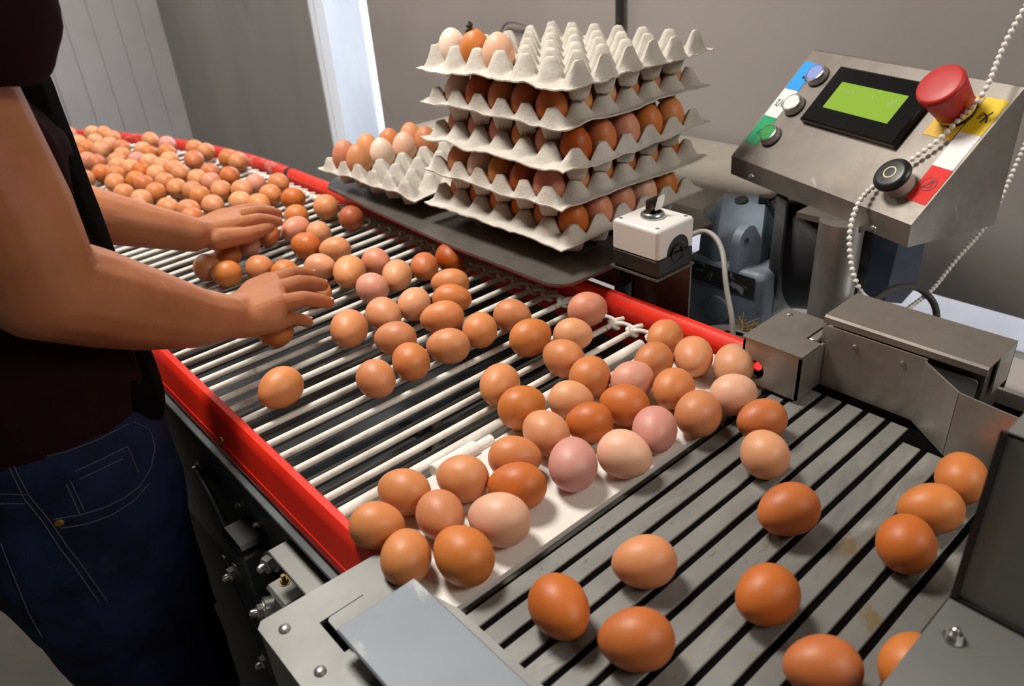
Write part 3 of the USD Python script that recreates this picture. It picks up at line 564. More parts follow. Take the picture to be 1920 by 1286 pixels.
for p in ((.9085, .5080, -.016), (.9085, .5080, -.064)): obj('plate_rivet', rivet(p, (0, -1, 0), .0016, .001), 'zinc', gm)
obj('side_cap', lathe([(0, 0), (.0215, 0), (.0205, .003), (.017, .0035), (0, .0042)], (.8697, .577, -.072), (-1, 0, 0), 32), 'motor_blue', gm)
obj('mount_ring', lathe([(.030, 0), (.052, 0), (.050, .006), (.032, .006)], (.795, .505, -.075), (0, 0, 1), 40), 'galvanised', gm, label='pale round shaft ring')
obj('mount_beam', box(.84, 1.0, .50, .66, -.235, -.205, .003), 'galvanised_dark', gm, smooth=False)
obj('straw', cat_(*[tube([(.83 + .02 * rng.random(), .50 + .03 * rng.random(), -.073), (.83 + .03 * rng.random(), .48 + .05 * rng.random(), -.062 + .008 * rng.random())], .0008, 4) for _ in range(26)]), 'straw', gm, label='bits of straw', kind='stuff')

obj('loop_cable', tube(spline([(.8789, .3803, -.0252), (.9275, .3784, -.0139), (.9543, .3745, -.0095), (.9845, .3636, -.0108), (1.0073, .3522, -.0211), (1.0127, .338, -.0346), (1.0003, .3248, -.0462), (.9729, .3115, -.0644)], 40), .0046, 10), 'cable_dark', label='dark cable bent in a loop behind the chute cover', cat='cable', smooth=60)
CH = np.array([[.9392, .2302, .488], [.8817, .2534, .3942], [.8719, .2701, .3449], [.8794, .2836, .3007], [.9636, .3191, .2452], [.9654, .3366, .2179], [.9532, .3503, .194], [.9399, .3679, .1734], [.9286, .3819, .1575], [.9156, .3985, .1391], [.7699, .347, .1729], [.7605, .3484, .1541], [.7569, .3468, .1377], [.7582, .3432, .1138], [.7669, .3387, .087], [.7801, .3355, .067], [.807, .3335, .0435], [.8533, .3354, .0066], [.9098, .342, -.0226], [.9628, .3493, -.0343], [1.0219, .3484, -.0302], [1.0765, .3471, -.0114], [1.1147, .3437, .0066], [1.1526, .3404, .0243], [1.2025, .3413, .0613], [1.2265, .3425, .09], [1.2447, .3406, .1281], [1.2795, .3348, .2202], [1.3506, .3304, .3958]])
CH[10:16] = [[0.8933, 0.4026, 0.1269], [0.8733, 0.4, 0.1088], [0.8606, 0.3944, 0.0935], [0.8535, 0.3863, 0.0703], [0.8495, 0.3751, 0.0468], [0.853, 0.3669, 0.0303]]
CH[16] = CAM + (CH[16] - CAM) * (.965 / .875)
CH[24:29] = [[1.1805, 0.335, 0.0686], [1.1928, 0.3331, 0.1002], [1.1986, 0.328, 0.1404], [1.2185, 0.3189, 0.2316], [1.2561, 0.3072, 0.4003]]
_t0 = {0: .66, 1: .69, 2: .72, 3: .755}; _t1 = {0: .80, 1: .825, 2: .84, 3: .85}
for k in _t0: CH[k] = CAM + (CH[k] - CAM) * (_t1[k] / _t0[k])
CH[17] = (CH[16] + CH[18]) / 2 - [0, 0, .006]
pts = spline(CH, 900); seg = np.r_[0, np.cumsum(np.linalg.norm(np.diff(pts, axis=0), axis=1))]
ico = trimesh.creation.icosphere(1, .0034)
bp = np.array([np.interp(np.arange(0, seg[-1], .0075), seg, pts[:, k]) for k in range(3)]).T
bc = thing('bead_chain', tuple(CH[17]), 'looped white bead chain hanging across the control panel and behind the chute cover', 'chain')
obj('beads', trimesh.Trimesh(np.vstack([ico.vertices + p for p in bp]), np.vstack([ico.faces + 42 * k for k in range(len(bp))]), process=False), 'bead_white', bc, smooth=True, kind='stuff')
obj('cord', tube(pts[::3], .0009, 5), 'bead_white', bc, smooth=60)

# ---------------------------------------------------------------- egg trays
TP = .0470
def tray_mesh(seed, coarse=False):
    """Pulp tray: 6 x 5 cells of equal pitch, posts between the cells, a plain border on two sides; the rim is z = 0."""
    N = 104; S = 3 * TP; a = np.linspace(-S - .0085, S + .0085, N)
    X, Y = np.meshgrid(a, a, indexing='ij')
    fx = np.clip(X, -S, S) / TP; fy = Y / TP
    px = np.clip(np.round(fx), -3, 3); py = np.clip(np.round(fy - .5) + .5, -2.5, 2.5)
    dp = np.hypot(fx - px, fy - py) * TP
    cx = np.clip(np.floor(fx) + .5, -2.5, 2.5); cy = np.clip(np.round(fy), -2, 2)
    q = np.hypot(fx - cx, fy - cy) * TP - dp
    g = 1.28 if coarse else 0.99
    prof = lambda q: np.interp(q, [-.034, -.0135, 0, .0200, .034], [-.0245, -.0236, .0030, .0210 * g, .0222 * g])
    h = prof(q)
    oy = (np.abs(fy) - 2.5) * TP
    hb = np.where(dp < .0062, .0215 * g, .0215 * g - (dp - .0062) * 1.4 * g)
    fade = np.clip(1 - oy / .022, 0, 1)
    h = np.where(oy > 0, np.maximum(np.minimum(hb, .0222 * g), np.where(q < 0, prof(q) * fade, .0035 * fade)), h)
    h = np.where(oy > .0235, np.clip(h, -.001, .002), h)
    ox = np.clip((np.abs(X) - S) / .0055, 0, 1)
    h = np.where(ox > 0, np.where(h > 0, h * (1 - ox) ** .8, h * (1 - ox)) , h)
    pts = np.stack([X, Y, np.zeros_like(X)], -1)
    rimw = np.clip((np.maximum(np.abs(X), np.abs(Y)) - 2.6 * TP) / (.5 * TP), 0, 1)
    h = h + rimw * (meshkit.fbm(pts * 22 + seed * 3.7, 2, seed) - .5) * .012 + (meshkit.fbm(pts * 120, 3, seed) - .5) * (.0032 if coarse else .0018)
    X = X + (meshkit.noise(pts * 60, seed + 5) - .5) * .003 * rimw; Y = Y + (meshkit.noise(pts * 60, seed + 9) - .5) * .003 * rimw
    top = np.stack([X, Y, h], -1).reshape(-1, 3)
    gx, gy = np.gradient(h, a[1] - a[0]); nn = np.stack([-gx, -gy, np.ones_like(gx)], -1).reshape(-1, 3); nn /= np.linalg.norm(nn, axis=1)[:, None]
    bot = top - nn * .0019
    I = np.arange(N * N).reshape(N, N); A, B, C, D = (I[:-1, :-1].ravel(), I[1:, :-1].ravel(), I[1:, 1:].ravel(), I[:-1, 1:].ravel())
    f = np.vstack([np.c_[A, B, C], np.c_[A, C, D]]); fb = f[:, ::-1] + N * N
    loop = np.r_[I[:, 0], I[-1, 1:], I[-2::-1, -1], I[0, -2:0:-1]]; nx = np.roll(loop, -1)
    fs = np.vstack([np.c_[loop, loop + N * N, nx], np.c_[nx, loop + N * N, nx + N * N]])
    m = trimesh.Trimesh(np.vstack([top, bot]), np.vstack([f, fb, fs]), process=False); trimesh.repair.fix_normals(m)
    return m
def rotz(m, deg):
    m = m.copy(); m.apply_transform(trimesh.transformations.rotation_matrix(math.radians(deg), (0, 0, 1))); return m
# centre x, y, rim z, turn, label of the five stacked trays (top first) and of the tray beside them
TR = [(.802, .815, .273, 91.0, 'nearly empty grey pulp egg tray on top of stack, three eggs in it'),
      (.803, .818, .225, 1.0, 'grey pulp egg tray second from the top of the stack'),
      (.788, .805, .177, 90.0, 'grey pulp egg tray in the middle of the stack'),
      (.785, .805, .129, -.5, 'grey pulp egg tray fourth from the top of the stack'),
      (.778, .803, .081, 90.0, 'bottom grey pulp egg tray of stack, on the steel plate'),
      (.772, 1.126, .079, 1.0, 'half filled grey pulp egg tray lying behind the tray stack')]
for k, (x, y, z, rot, lab) in enumerate(TR):
    m = rotz(tray_mesh(k + 1, k == 0), rot); m.apply_translation((x, y, z))
    obj('egg_tray', m, 'pulp_coarse' if k == 0 else 'pulp', smooth=42, label=lab, cat='egg tray', loc=(x, y, z))

# ---------------------------------------------------------------- eggs
def egg_mesh(W, L, seg=30, rings=20):
    """An egg on its own axis x, blunt end at -x."""
    prof = []
    for t in np.linspace(0, math.pi, rings):
        u = -math.cos(t); prof.append((max(W / 2 * math.sin(t) * (1 - .10 * u - .03 * u * u) * 1.012, 0 if t in (0, math.pi) else 1e-6), L / 2 * u))
    prof[0] = (0, prof[0][1]); prof[-1] = (0, prof[-1][1])
    return lathe(prof, (0, 0, 0), (1, 0, 0), seg)
CNAME = dict(o='orange-brown', d='dark orange', t='tan', l='light tan', p='pinkish', m='mauve pink', c='cream pink', k='deep brown', w='pale cream', y='ochre brown')
def add_egg(x, y, z, axis, W, L, col, label, group=None):
    m = egg_mesh(W, L); u, v, d = frame_of(axis)
    R = np.stack([d, u, v], 1); V = m.vertices @ R.T + [x, y, z]
    return obj('egg', trimesh.Trimesh(V, m.faces, process=False), EGG_LOOK[col], smooth=True, label=label, cat='egg', group=group, loc=(x, y, z))
EGGS = """F 0.4499 2.3387 1.31 0.0400 0.0472 p;F 0.4948 2.2812 1.31 0.0400 0.0472 l;F 0.5117 2.2368 1.44 0.0400 0.0472 t;F 0.5124 2.1709 1.44 0.0400 0.0472 o;F 0.4380 2.1978 1.31 0.0400 0.0472 l;
F 0.4715 2.1697 1.70 0.0400 0.0472 l;F 0.4841 2.0981 1.31 0.0400 0.0472 l;F 0.4354 2.1133 1.44 0.0400 0.0472 o;F 0.4522 2.0618 1.31 0.0400 0.0472 t;F 0.4948 2.0411 1.83 0.0400 0.0472 d;
F 0.4036 2.0804 1.31 0.0400 0.0472 d;F 0.4019 1.9886 1.31 0.0400 0.0472 p;F 0.4716 1.9585 1.44 0.0400 0.0472 t;F 0.5214 1.9676 1.31 0.0400 0.0472 l;F 0.5683 2.0527 1.31 0.0400 0.0472 t;
F 0.5803 1.9669 1.44 0.0400 0.0472 m;F 0.5517 1.8886 1.70 0.0400 0.0472 o;F 0.5193 1.9185 1.31 0.0400 0.0472 o;F 0.5289 1.8121 1.70 0.0400 0.0472 l;F 0.4798 1.8793 1.31 0.0400 0.0472 m;
F 0.4928 1.8352 1.31 0.0400 0.0472 l;F 0.4100 1.9429 1.31 0.0400 0.0472 d;F 0.4454 1.9141 1.31 0.0400 0.0472 t;F 0.4337 1.8683 1.31 0.0400 0.0472 l;F 0.4478 1.8210 1.31 0.0400 0.0472 l;
F 0.3913 1.8405 1.31 0.0400 0.0472 d;F 0.4074 1.7978 1.31 0.0400 0.0472 o;F 0.4544 1.7750 1.31 0.0400 0.0472 d;F 0.4979 1.7705 1.31 0.0400 0.0472 t;F 0.4679 1.7201 1.31 0.0400 0.0472 l;
F 0.5095 1.7225 1.31 0.0400 0.0472 t;F 0.5038 1.6722 1.31 0.0400 0.0472 o;F 0.6094 1.8680 1.31 0.0400 0.0472 t;F 0.6128 1.8087 1.18 0.0400 0.0472 t;F 0.5641 1.7548 1.18 0.0420 0.0529 d;
F 0.3861 1.7304 1.31 0.0400 0.0472 t;F 0.4231 1.7143 1.31 0.0400 0.0472 o;F 0.4247 1.6675 1.31 0.0400 0.0472 d;F 0.4595 1.6446 1.31 0.0400 0.0472 o;F 0.3515 1.8210 1.31 0.0400 0.0472 o;
F 0.3752 1.6371 1.31 0.0400 0.0472 o;F 0.3844 1.5612 1.31 0.0400 0.0472 t;F 0.4208 1.5884 1.31 0.0400 0.0472 o;F 0.4589 1.5750 1.18 0.0400 0.0472 t;F 0.4739 1.5321 1.31 0.0400 0.0472 o;
F 0.5128 1.6048 1.31 0.0400 0.0472 l;F 0.5504 1.6280 1.57 0.0400 0.0472 d;F 0.4708 1.4852 1.31 0.0400 0.0472 o;F 0.5228 1.5572 1.18 0.0400 0.0472 p;F 0.3607 1.5155 1.31 0.0400 0.0472 p;
F 0.4012 1.4634 1.70 0.0400 0.0472 t;F 0.4235 1.4187 1.96 0.0400 0.0472 o;F 0.4646 1.4074 1.57 0.0400 0.0472 t;F 0.5124 1.4844 1.18 0.0400 0.0472 t;F 0.4101 1.3713 1.44 0.0400 0.0472 d;
F 0.6215 1.7023 1.18 0.0420 0.0496 o;F 0.6230 1.6518 1.18 0.0420 0.0529 o;F 0.5654 1.5642 1.44 0.0400 0.0472 d;F 0.5410 1.4505 1.70 0.0400 0.0472 t;F 0.5789 1.4716 1.31 0.0400 0.0472 p;
F 0.6091 1.4303 1.70 0.0400 0.0472 o;F 0.5641 1.3734 1.70 0.0400 0.0472 t;F 0.5794 1.3139 1.83 0.0420 0.0496 d;F 0.5079 1.3825 1.96 0.0400 0.0472 l;F 0.5237 1.3383 1.57 0.0400 0.0472 t;
F 0.5954 1.2184 1.44 0.0440 0.0554 t;F 0.5952 1.1324 1.31 0.0420 0.0496 k;F 0.5392 1.2246 1.70 0.0400 0.0472 o;H 0.3379 1.1256 1.31 0.0400 0.0504 o;H 0.3478 1.0776 2.09 0.0400 0.0472 o;
H 0.3806 1.1489 1.31 0.0400 0.0472 d;H 0.4216 1.1658 1.18 0.0400 0.0472 p;H 0.3906 1.0565 1.57 0.0400 0.0472 o;H 0.4084 1.0088 1.31 0.0400 0.0472 o;H 0.4632 1.1798 1.31 0.0400 0.0472 d;
H 0.4066 0.9099 1.70 0.0400 0.0472 o;H 0.3138 0.8495 2.23 0.0400 0.0472 o;R 0.4804 1.0795 1.83 0.0420 0.0529 d;R 0.5049 1.1597 0.13 0.0420 0.0529 p;R 0.5235 1.1164 1.31 0.0400 0.0472 t;
R 0.5046 1.0300 2.36 0.0400 0.0504 t;R 0.4547 0.9859 2.09 0.0400 0.0504 t;R 0.4702 0.9284 0.92 0.0460 0.0616 l;R 0.5211 0.9367 1.70 0.0400 0.0472 p;R 0.4654 0.8618 1.57 0.0420 0.0529 p;
R 0.5114 0.8673 0.92 0.0420 0.0563 l;R 0.5573 0.8646 1.05 0.0400 0.0504 d;R 0.6004 0.8600 1.18 0.0420 0.0529 k;R 0.4770 0.7755 0.65 0.0420 0.0529 l;R 0.4301 0.7767 1.44 0.0440 0.0554 t;
R 0.3779 0.7755 0.92 0.0460 0.0580 t;R 0.4057 0.7150 2.23 0.0420 0.0529 o;R 0.3879 0.6570 1.31 0.0420 0.0529 o;R 0.3387 0.6521 1.44 0.0420 0.0496 o;R 0.4767 0.7151 2.49 0.0420 0.0563 o;
R 0.4379 0.6521 2.23 0.0420 0.0529 t;R 0.5191 0.7500 2.23 0.0400 0.0536 o;R 0.5477 0.7915 2.36 0.0400 0.0536 t;R 0.4892 0.6552 0.79 0.0420 0.0529 t;R 0.5393 0.6524 1.96 0.0420 0.0496 o;
R 0.5165 0.5938 0.00 0.0440 0.0554 o;R 0.6119 0.5926 2.88 0.0440 0.0519 p;R 0.5557 0.5629 2.23 0.0400 0.0472 l;R 0.5091 0.5329 1.57 0.0420 0.0529 o;R 0.2550 0.7157 0.39 0.0440 0.0554 t;
R 0.4233 0.5427 0.52 0.0420 0.0529 t;R 0.5003 0.4828 0.52 0.0440 0.0519 o;P 0.4120 0.4937 3.01 0.0440 0.0519 o;P 0.4559 0.4676 2.23 0.0400 0.0472 l;P 0.4403 0.4277 2.36 0.0400 0.0472 d;
P 0.4852 0.4217 1.83 0.0420 0.0529 d;P 0.5253 0.4451 3.01 0.0420 0.0496 p;P 0.3988 0.4459 1.44 0.0420 0.0529 t;P 0.3831 0.3933 0.79 0.0440 0.0590 m;P 0.4241 0.3677 1.83 0.0440 0.0519 c;
P 0.4722 0.3724 0.65 0.0420 0.0529 m;P 0.3537 0.4395 2.36 0.0400 0.0504 o;P 0.6211 0.4798 0.26 0.0400 0.0472 t;P 0.5719 0.4562 0.00 0.0400 0.0472 o;P 0.6058 0.4278 0.65 0.0420 0.0563 t;
P 0.6222 0.3875 0.65 0.0420 0.0563 l;P 0.5740 0.3543 2.75 0.0420 0.0496 c;P 0.5405 0.4043 0.26 0.0420 0.0496 o;P 0.5225 0.3591 0.39 0.0440 0.0554 o;P 0.2537 0.4754 1.96 0.0400 0.0504 t;
P 0.3005 0.4508 1.96 0.0420 0.0496 t;P 0.2128 0.4553 2.36 0.0400 0.0472 t;P 0.2576 0.4257 1.31 0.0400 0.0504 o;P 0.2881 0.3857 1.96 0.0440 0.0554 c;P 0.2101 0.4087 0.92 0.0400 0.0504 t;
P 0.2419 0.3755 1.57 0.0440 0.0554 o;P 0.3271 0.4071 2.23 0.0420 0.0529 d;S 0.5556 0.3106 2.75 0.0400 0.0504 d;S 0.5118 0.2800 0.92 0.0420 0.0496 l;S 0.4613 0.2255 2.75 0.0420 0.0529 d;
S 0.5964 0.1461 0.39 0.0400 0.0536 o;S 0.5407 0.1473 2.36 0.0400 0.0504 o;S 0.4907 0.1437 0.39 0.0420 0.0496 d;S 0.3370 0.2719 2.49 0.0400 0.0504 t;S 0.2599 0.2857 1.31 0.0420 0.0529 d;
S 0.2774 0.2291 2.36 0.0420 0.0529 d;S 0.3727 0.1888 3.01 0.0420 0.0496 d;S 0.3468 0.1314 2.36 0.0400 0.0504 d;S 0.3873 0.0920 0.26 0.0400 0.0472 o;"""
ORD = ['', 'first', 'second', 'third', 'fourth', 'fifth', 'sixth', 'seventh', 'eighth', 'ninth', 'tenth', 'eleventh', 'twelfth', 'thirteenth']
eggs = [e.split() for e in EGGS.replace('\n', '').split(';') if e.strip()]
eggs = [(e[0],) + tuple(map(float, e[1:6])) + (e[6],) for e in eggs]
def seen(e):   # where the egg stands as the photographer sees it: across and away
    r = np.array([e[1], e[2], -.44]); return float(r @ rt / (r @ fwd)), float(r @ up / (r @ fwd))
ROWS = {'F': 11, 'R': 8, 'P': 6, 'H': 3, 'S': 6}
PHRASE = {'F': 'in far-bend crowd, {r} row from back, {c} from left', 'R': 'on white rods, {r} row back from white plate, {c} from left',
          'P': 'on white end plate, {r} row from slats, {c} from left', 'H': 'by the worker\'s hands, {r} row from back, {c} from left', 'S': 'on grey slats, {r} row from back, {c} from left'}
for zone, nrow in ROWS.items():
    Z = [e for e in eggs if e[0] == zone]
    Z.sort(key=lambda e: -seen(e)[1] if zone in 'FHS' else seen(e)[1])
    if zone == 'P': Z.sort(key=lambda e: e[2])
    n = len(Z); cuts = [round(n * k / nrow) for k in range(nrow + 1)]
    for r in range(nrow):
        row = sorted(Z[cuts[r]:cuts[r + 1]], key=lambda e: seen(e)[0])
        for c, e in enumerate(row):
            _, x, y, phi, W, L, col = e
            tip = float(rng.normal(0, .05)); sg = 1 if rng.random() < .5 else -1
            zc = W / 2 * 1.0 + abs(tip) * L * .12
            add_egg(x, y, zc, (sg * math.cos(phi), sg * math.sin(phi), tip), W, L, col, f'{CNAME[col]} egg ' + PHRASE[zone].format(r=ORD[r + 1], c=ORD[c + 1]), {'F': 'eggs crowded on the far bend', 'R': 'eggs on the white rods', 'P': 'eggs on the white end plate', 'H': 'eggs under the hands', 'S': 'eggs on the grey slats'}[zone])
# eggs in the trays, standing in the cells
def cell(k, i, j):
    x, y, z, rot, _ = TR[k]; a = math.radians(rot); u, v = (i - 2.5) * TP, (j - 2) * TP
    return x + u * math.cos(a) - v * math.sin(a), y + u * math.sin(a) + v * math.cos(a), z
TIER = ['top', 'second', 'middle', 'fourth', 'bottom']
side_cols = {1: ('wdtdd', 'dlloplo'), 2: ('ppptpk', 'kdpotyd'), 3: ('twykp', 'plodtdo'), 4: ('ododdd', 'dppcodo')}
for k in (1, 2, 3, 4):
    cells = {}
    for i in range(6):
        for j in range(5):
            x, y, z = cell(k, i, j); cells[(i, j)] = (x, y, z)
    xs_ = sorted({round((c[0] - TR[k][0]) / TP * 2) for c in cells.values()}); ys_ = sorted({round((c[1] - TR[k][1]) / TP * 2) for c in cells.values()})
    for key, (x, y, z) in sorted(cells.items()):
        cx_, cy_ = xs_.index(round((x - TR[k][0]) / TP * 2)), ys_.index(round((y - TR[k][1]) / TP * 2))
        if min(cx_, cy_) > 1: continue
        W = float(rng.uniform(.0405, .0425)); L = W * float(rng.uniform(1.24, 1.32))
        A, B = side_cols[k]
        if cx_ == 0: col = A[(len(ys_) - 1 - cy_) % len(A)]
        elif cy_ == 0: col = B[cx_ % len(B)]
        else: col = 'odtpol'[int(rng.integers(6))]
        row = 'left side' if cx_ == 0 else ('right side' if cy_ == 0 else ('second row behind left side' if cx_ == 1 else 'second row behind right side'))
        n = (cy_ if cx_ <= 1 and not (cy_ == 0 and cx_ == 1) else cx_) + 1
        if cx_ == 1 and cy_ == 0: row, n = 'right side', 2
        add_egg(x, y, z + .0150, (float(rng.normal(0, .05)), float(rng.normal(0, .05)), 1), W, L, col, f'{CNAME[col]} egg in {TIER[k]} stacked tray, {row}, {ORD[n]} from near corner', 'eggs in the stacked trays')
add_egg(.7030, .9400, .2925, (-.05, .05, 1), .0425, .056, 'w', 'pale cream egg in the top tray, leftmost of the three')
dirty = add_egg(.7045, .8900, .2935, (-.03, .02, 1), .0430, .056, 'o', 'orange egg with a dirty tuft on top, middle of the three in the top tray')
obj('dirt_tuft', cat_(*[trimesh.Trimesh(trimesh.creation.icosphere(1, r).vertices * rng.uniform(.7, 1.3, 3) + p, trimesh.creation.icosphere(1, r).faces, process=False) for r, p in
    [(.0040, (.6990, .8915, .3215)), (.0036, (.6975, .8925, .3260)), (.0030, (.7000, .8905, .3265)), (.0022, (.6985, .8905, .3300)), (.0022, (.6960, .8950, .3195)), (.0018, (.6955, .8965, .3160))]]), 'muck', dirty, smooth=40, label='dark dirty tuft')
add_egg(.7040, .8400, .2915, (-.02, -.03, 1), .0450, .057, 'c', 'large cream egg in the top tray, rightmost of the three')
LT = [(.652, 1.222, 'p', 'pinkish tan egg at the far left corner of the half filled tray'), (.652, 1.174, 't', 'tan egg nearest the red rail in the half filled tray'), (.700, 1.222, 'l', 'light tan egg behind the pale egg in the half filled tray'),
      (.700, 1.174, 'w', 'pale egg in the middle of the half filled tray'), (.748, 1.222, 'o', 'orange egg at the back of the half filled tray'), (.748, 1.174, 'c', 'cream egg in the half filled tray, right of the pale egg'),
      (.796, 1.222, 't', 'tan egg at the back right of the half filled tray, beside the stack'), (.796, 1.174, 'o', 'orange egg half hidden by the tray stack in the half filled tray')]
for x, y, c, lab in LT:
    add_egg(x, y, .101, (float(rng.normal(0, .05)), float(rng.normal(0, .05)), 1), .0435, .0565, c, lab, 'eggs in the half filled tray')
obj('feather', trimesh.convex.convex_hull(np.array([(.4975, 1.262, .002), (.505, 1.248, .004), (.512, 1.262, .010), (.505, 1.275, .004), (.503, 1.262, .006)])), 'feather_white', smooth=40, label='small white feather on the rods beside the far hand', cat='feather')

# ---------------------------------------------------------------- the worker
sph = lambda p, r: m3.Manifold.sphere(r, 18).translate(tuple(map(float, p)))
def chain(js):
    """Tapered limb through joints [(x, y, z, r), ...]."""
    m = m3.Manifold()
    for a, b in zip(js[:-1], js[1:]): m = m + m3.Manifold.batch_hull([sph(a[:3], a[3]), sph(b[:3], b[3])])
    return m
def soft(m, length, it=12):
    t = m.refine_to_length(length); me = t.to_mesh()
    tm = trimesh.Trimesh(me.vert_properties[:, :3], me.tri_verts, process=True)
    trimesh.smoothing.filter_taubin(tm, lamb=.5, nu=.52, iterations=it)
    return tm
def to_m(tm):
    return m3.Manifold(m3.Mesh(np.asarray(tm.vertices, np.float32), np.asarray(tm.faces, np.uint32)))
def hand(w, knuckles, fingers, thumb, rr=.0088):
    """Palm hulled from wrist and knuckles, each finger its own bent chain."""
    w = np.array(w, float); m = m3.Manifold()
    K = [np.array(k, float) for k in knuckles]
    heel = [w * .72 + K[0] * .28 + [0, 0, -.004], w * .72 + K[3] * .28 + [0, 0, -.004]]
    palm = m3.Manifold.batch_hull([sph(w, .0245)] + [sph(h, .0195) for h in heel]) + m3.Manifold.batch_hull([sph(h, .0195) for h in heel] + [sph(k + (k - w) * -.06, .0128) for k in K])
    m = m3.Manifold()
    for k, f, s in zip(K, fingers, (1.02, 1.05, 1.0, .9)):
        js = [(*(k * .8 + w * .2), .0112 * s), (*k, .0116 * s)] + [(*p, r) for p, r in zip(f, (.0100 * s, .0090 * s, .0079 * s))]
        m = m + chain(js)
    tj = [(*p, r) for p, r in zip(thumb, (.0165, .0128, .0108, .0092))]
    return palm + chain(tj[:2]), m + chain(tj[1:])
def bend(k, tip, lift=.006):
    k, tip = np.array(k, float), np.array(tip, float)
    return [k + (tip - k) * .48 + [0, 0, lift], k + (tip - k) * .78 + [0, 0, lift * .62], tip]
WR = (.247, .803, .083)
RK = [(.345, .890, .066), (.331, .851, .071), (.316, .813, .070), (.300, .800, .055)]
RT = [(.401, .904, .051), (.395, .862, .051), (.377, .8165, .047), (.350, .828, .026)]
RH = hand(WR, RK, [bend(k, t) for k, t in zip(RK, RT)], [(.276, .838, .072), (.316, .895, .064), (.350, .922, .056), (.372, .934, .047)])
WLh = (.322, 1.098, .085)
LK = [(.402, 1.122, .071), (.410, 1.148, .075), (.412, 1.174, .072), (.406, 1.198, .066)]
LTp = [(.474, 1.150, .046), (.493, 1.190, .046), (.496, 1.222, .043), (.480, 1.244, .040)]
LH = hand(WLh, LK, [bend(k, t) for k, t in zip(LK, LTp)], [(.350, 1.092, .070), (.396, 1.098, .060), (.428, 1.118, .052), (.455, 1.142, .046)])
RA = chain([(.035, .715, .52, .058), (.058, .702, .40, .0525), (.074, .700, .285, .0475), (.076, .702, .215, .0460), (.112, .722, .185, .0455), (.150, .745, .152, .0420), (.205, .778, .108, .0330), (*WR, .0255)])
LA = chain([(.035, 1.125, .52, .056), (.050, 1.135, .38, .050), (.075, 1.130, .24, .043), (.130, 1.118, .195, .041), (.225, 1.112, .135, .036), (*WLh, .0255)])
head = m3.Manifold.batch_hull([sph((.055, .92, .84), .085), sph((.035, .92, .86), .09), sph((.115, .92, .755), .030), sph((.10, .92, .77), .05)])
neck = chain([(.02, .92, .58, .058), (.045, .92, .74, .052)])
nose = m3.Manifold.batch_hull([sph((.140, .92, .845), .010), sph((.158, .92, .812), .011)])
ears = m3.Manifold.batch_hull([sph((.045, .832, .83), .012), sph((.045, .834, .80), .009)]) + m3.Manifold.batch_hull([sph((.045, 1.008, .83), .012), sph((.045, 1.006, .80), .009)])
trunk = m3.Manifold.batch_hull([sph((.04, .80, .50), .06), sph((.04, 1.04, .50), .06), sph((.05, .86, .05), .08), sph((.05, .98, .05), .08)])
def limb(hd, arm, ln):
    base = soft(hd[0] + arm, ln, 26); fing = soft(hd[1], ln * .72, 7)
    return soft(to_m(base) + to_m(fing), ln * .8, 5)
arms = limb(RH, RA, .0044); arms2 = limb(LH, LA, .0050)
core = soft(head + neck + nose + ears + trunk, .016, 6)
person = thing('person', (.03, .92, -BZ), 'person in dark maroon shirt and blue jeans spreading eggs with both hands', 'person')
bodym = to_m(arms) + to_m(arms2) + to_m(core)
obj('body', bodym if bodym.num_tri() > 100 else cat_(arms, arms2, core), 'skin', person, smooth=True)
def nails(K, T):
    out = []
    for k, t in zip(K, T):
        k, t = np.array(k), np.array(t); d = (t - k) / np.linalg.norm(t - k); n = np.array([0, 0, 1]) - d * d[2]; n /= np.linalg.norm(n); sd = np.cross(n, d)
        c = t + n * .0056 + d * .0010; sp = trimesh.creation.icosphere(2, 1.0)
        out.append(trimesh.Trimesh(c + sp.vertices[:, :1] * d * .0062 + sp.vertices[:, 1:2] * sd * .0050 + sp.vertices[:, 2:] * n * .0017, sp.faces, process=False))
    return out
for m in nails(RK, RT) + nails(LK, LTp) + nails([(.428, 1.118, .052)], [(.455, 1.142, .0475)]):
    obj('fingernail', m, 'nail', person, smooth=True)
for y in (.888, .952):
    e = obj('eye', trimesh.creation.icosphere(2, .0125), 'eye_white', person, smooth=True) if False else obj('eye', trimesh.Trimesh(trimesh.creation.icosphere(2, .0125).vertices + [.128, y, .842], trimesh.creation.icosphere(2, .0125).faces, process=False), 'eye_white', person, smooth=True)
    obj('iris', trimesh.Trimesh(trimesh.creation.icosphere(2, .006).vertices + [.1375, y, .840], trimesh.creation.icosphere(2, .006).faces, process=False), 'eye_dark', e, smooth=True)
obj('mouth', trimesh.Trimesh(trimesh.creation.icosphere(2, 1).vertices * [.006, .022, .006] + [.142, .92, .778], trimesh.creation.icosphere(2, 1).faces, process=False), 'lip', person, smooth=True)
obj('hair', soft(m3.Manifold.batch_hull([sph((.050, .92, .862), .088), sph((.012, .92, .870), .088), sph((.0, .92, .80), .07)]).trim_by_plane((-.5, 0, 1), .79), .014, 4), 'hair_dark', person, smooth=True)
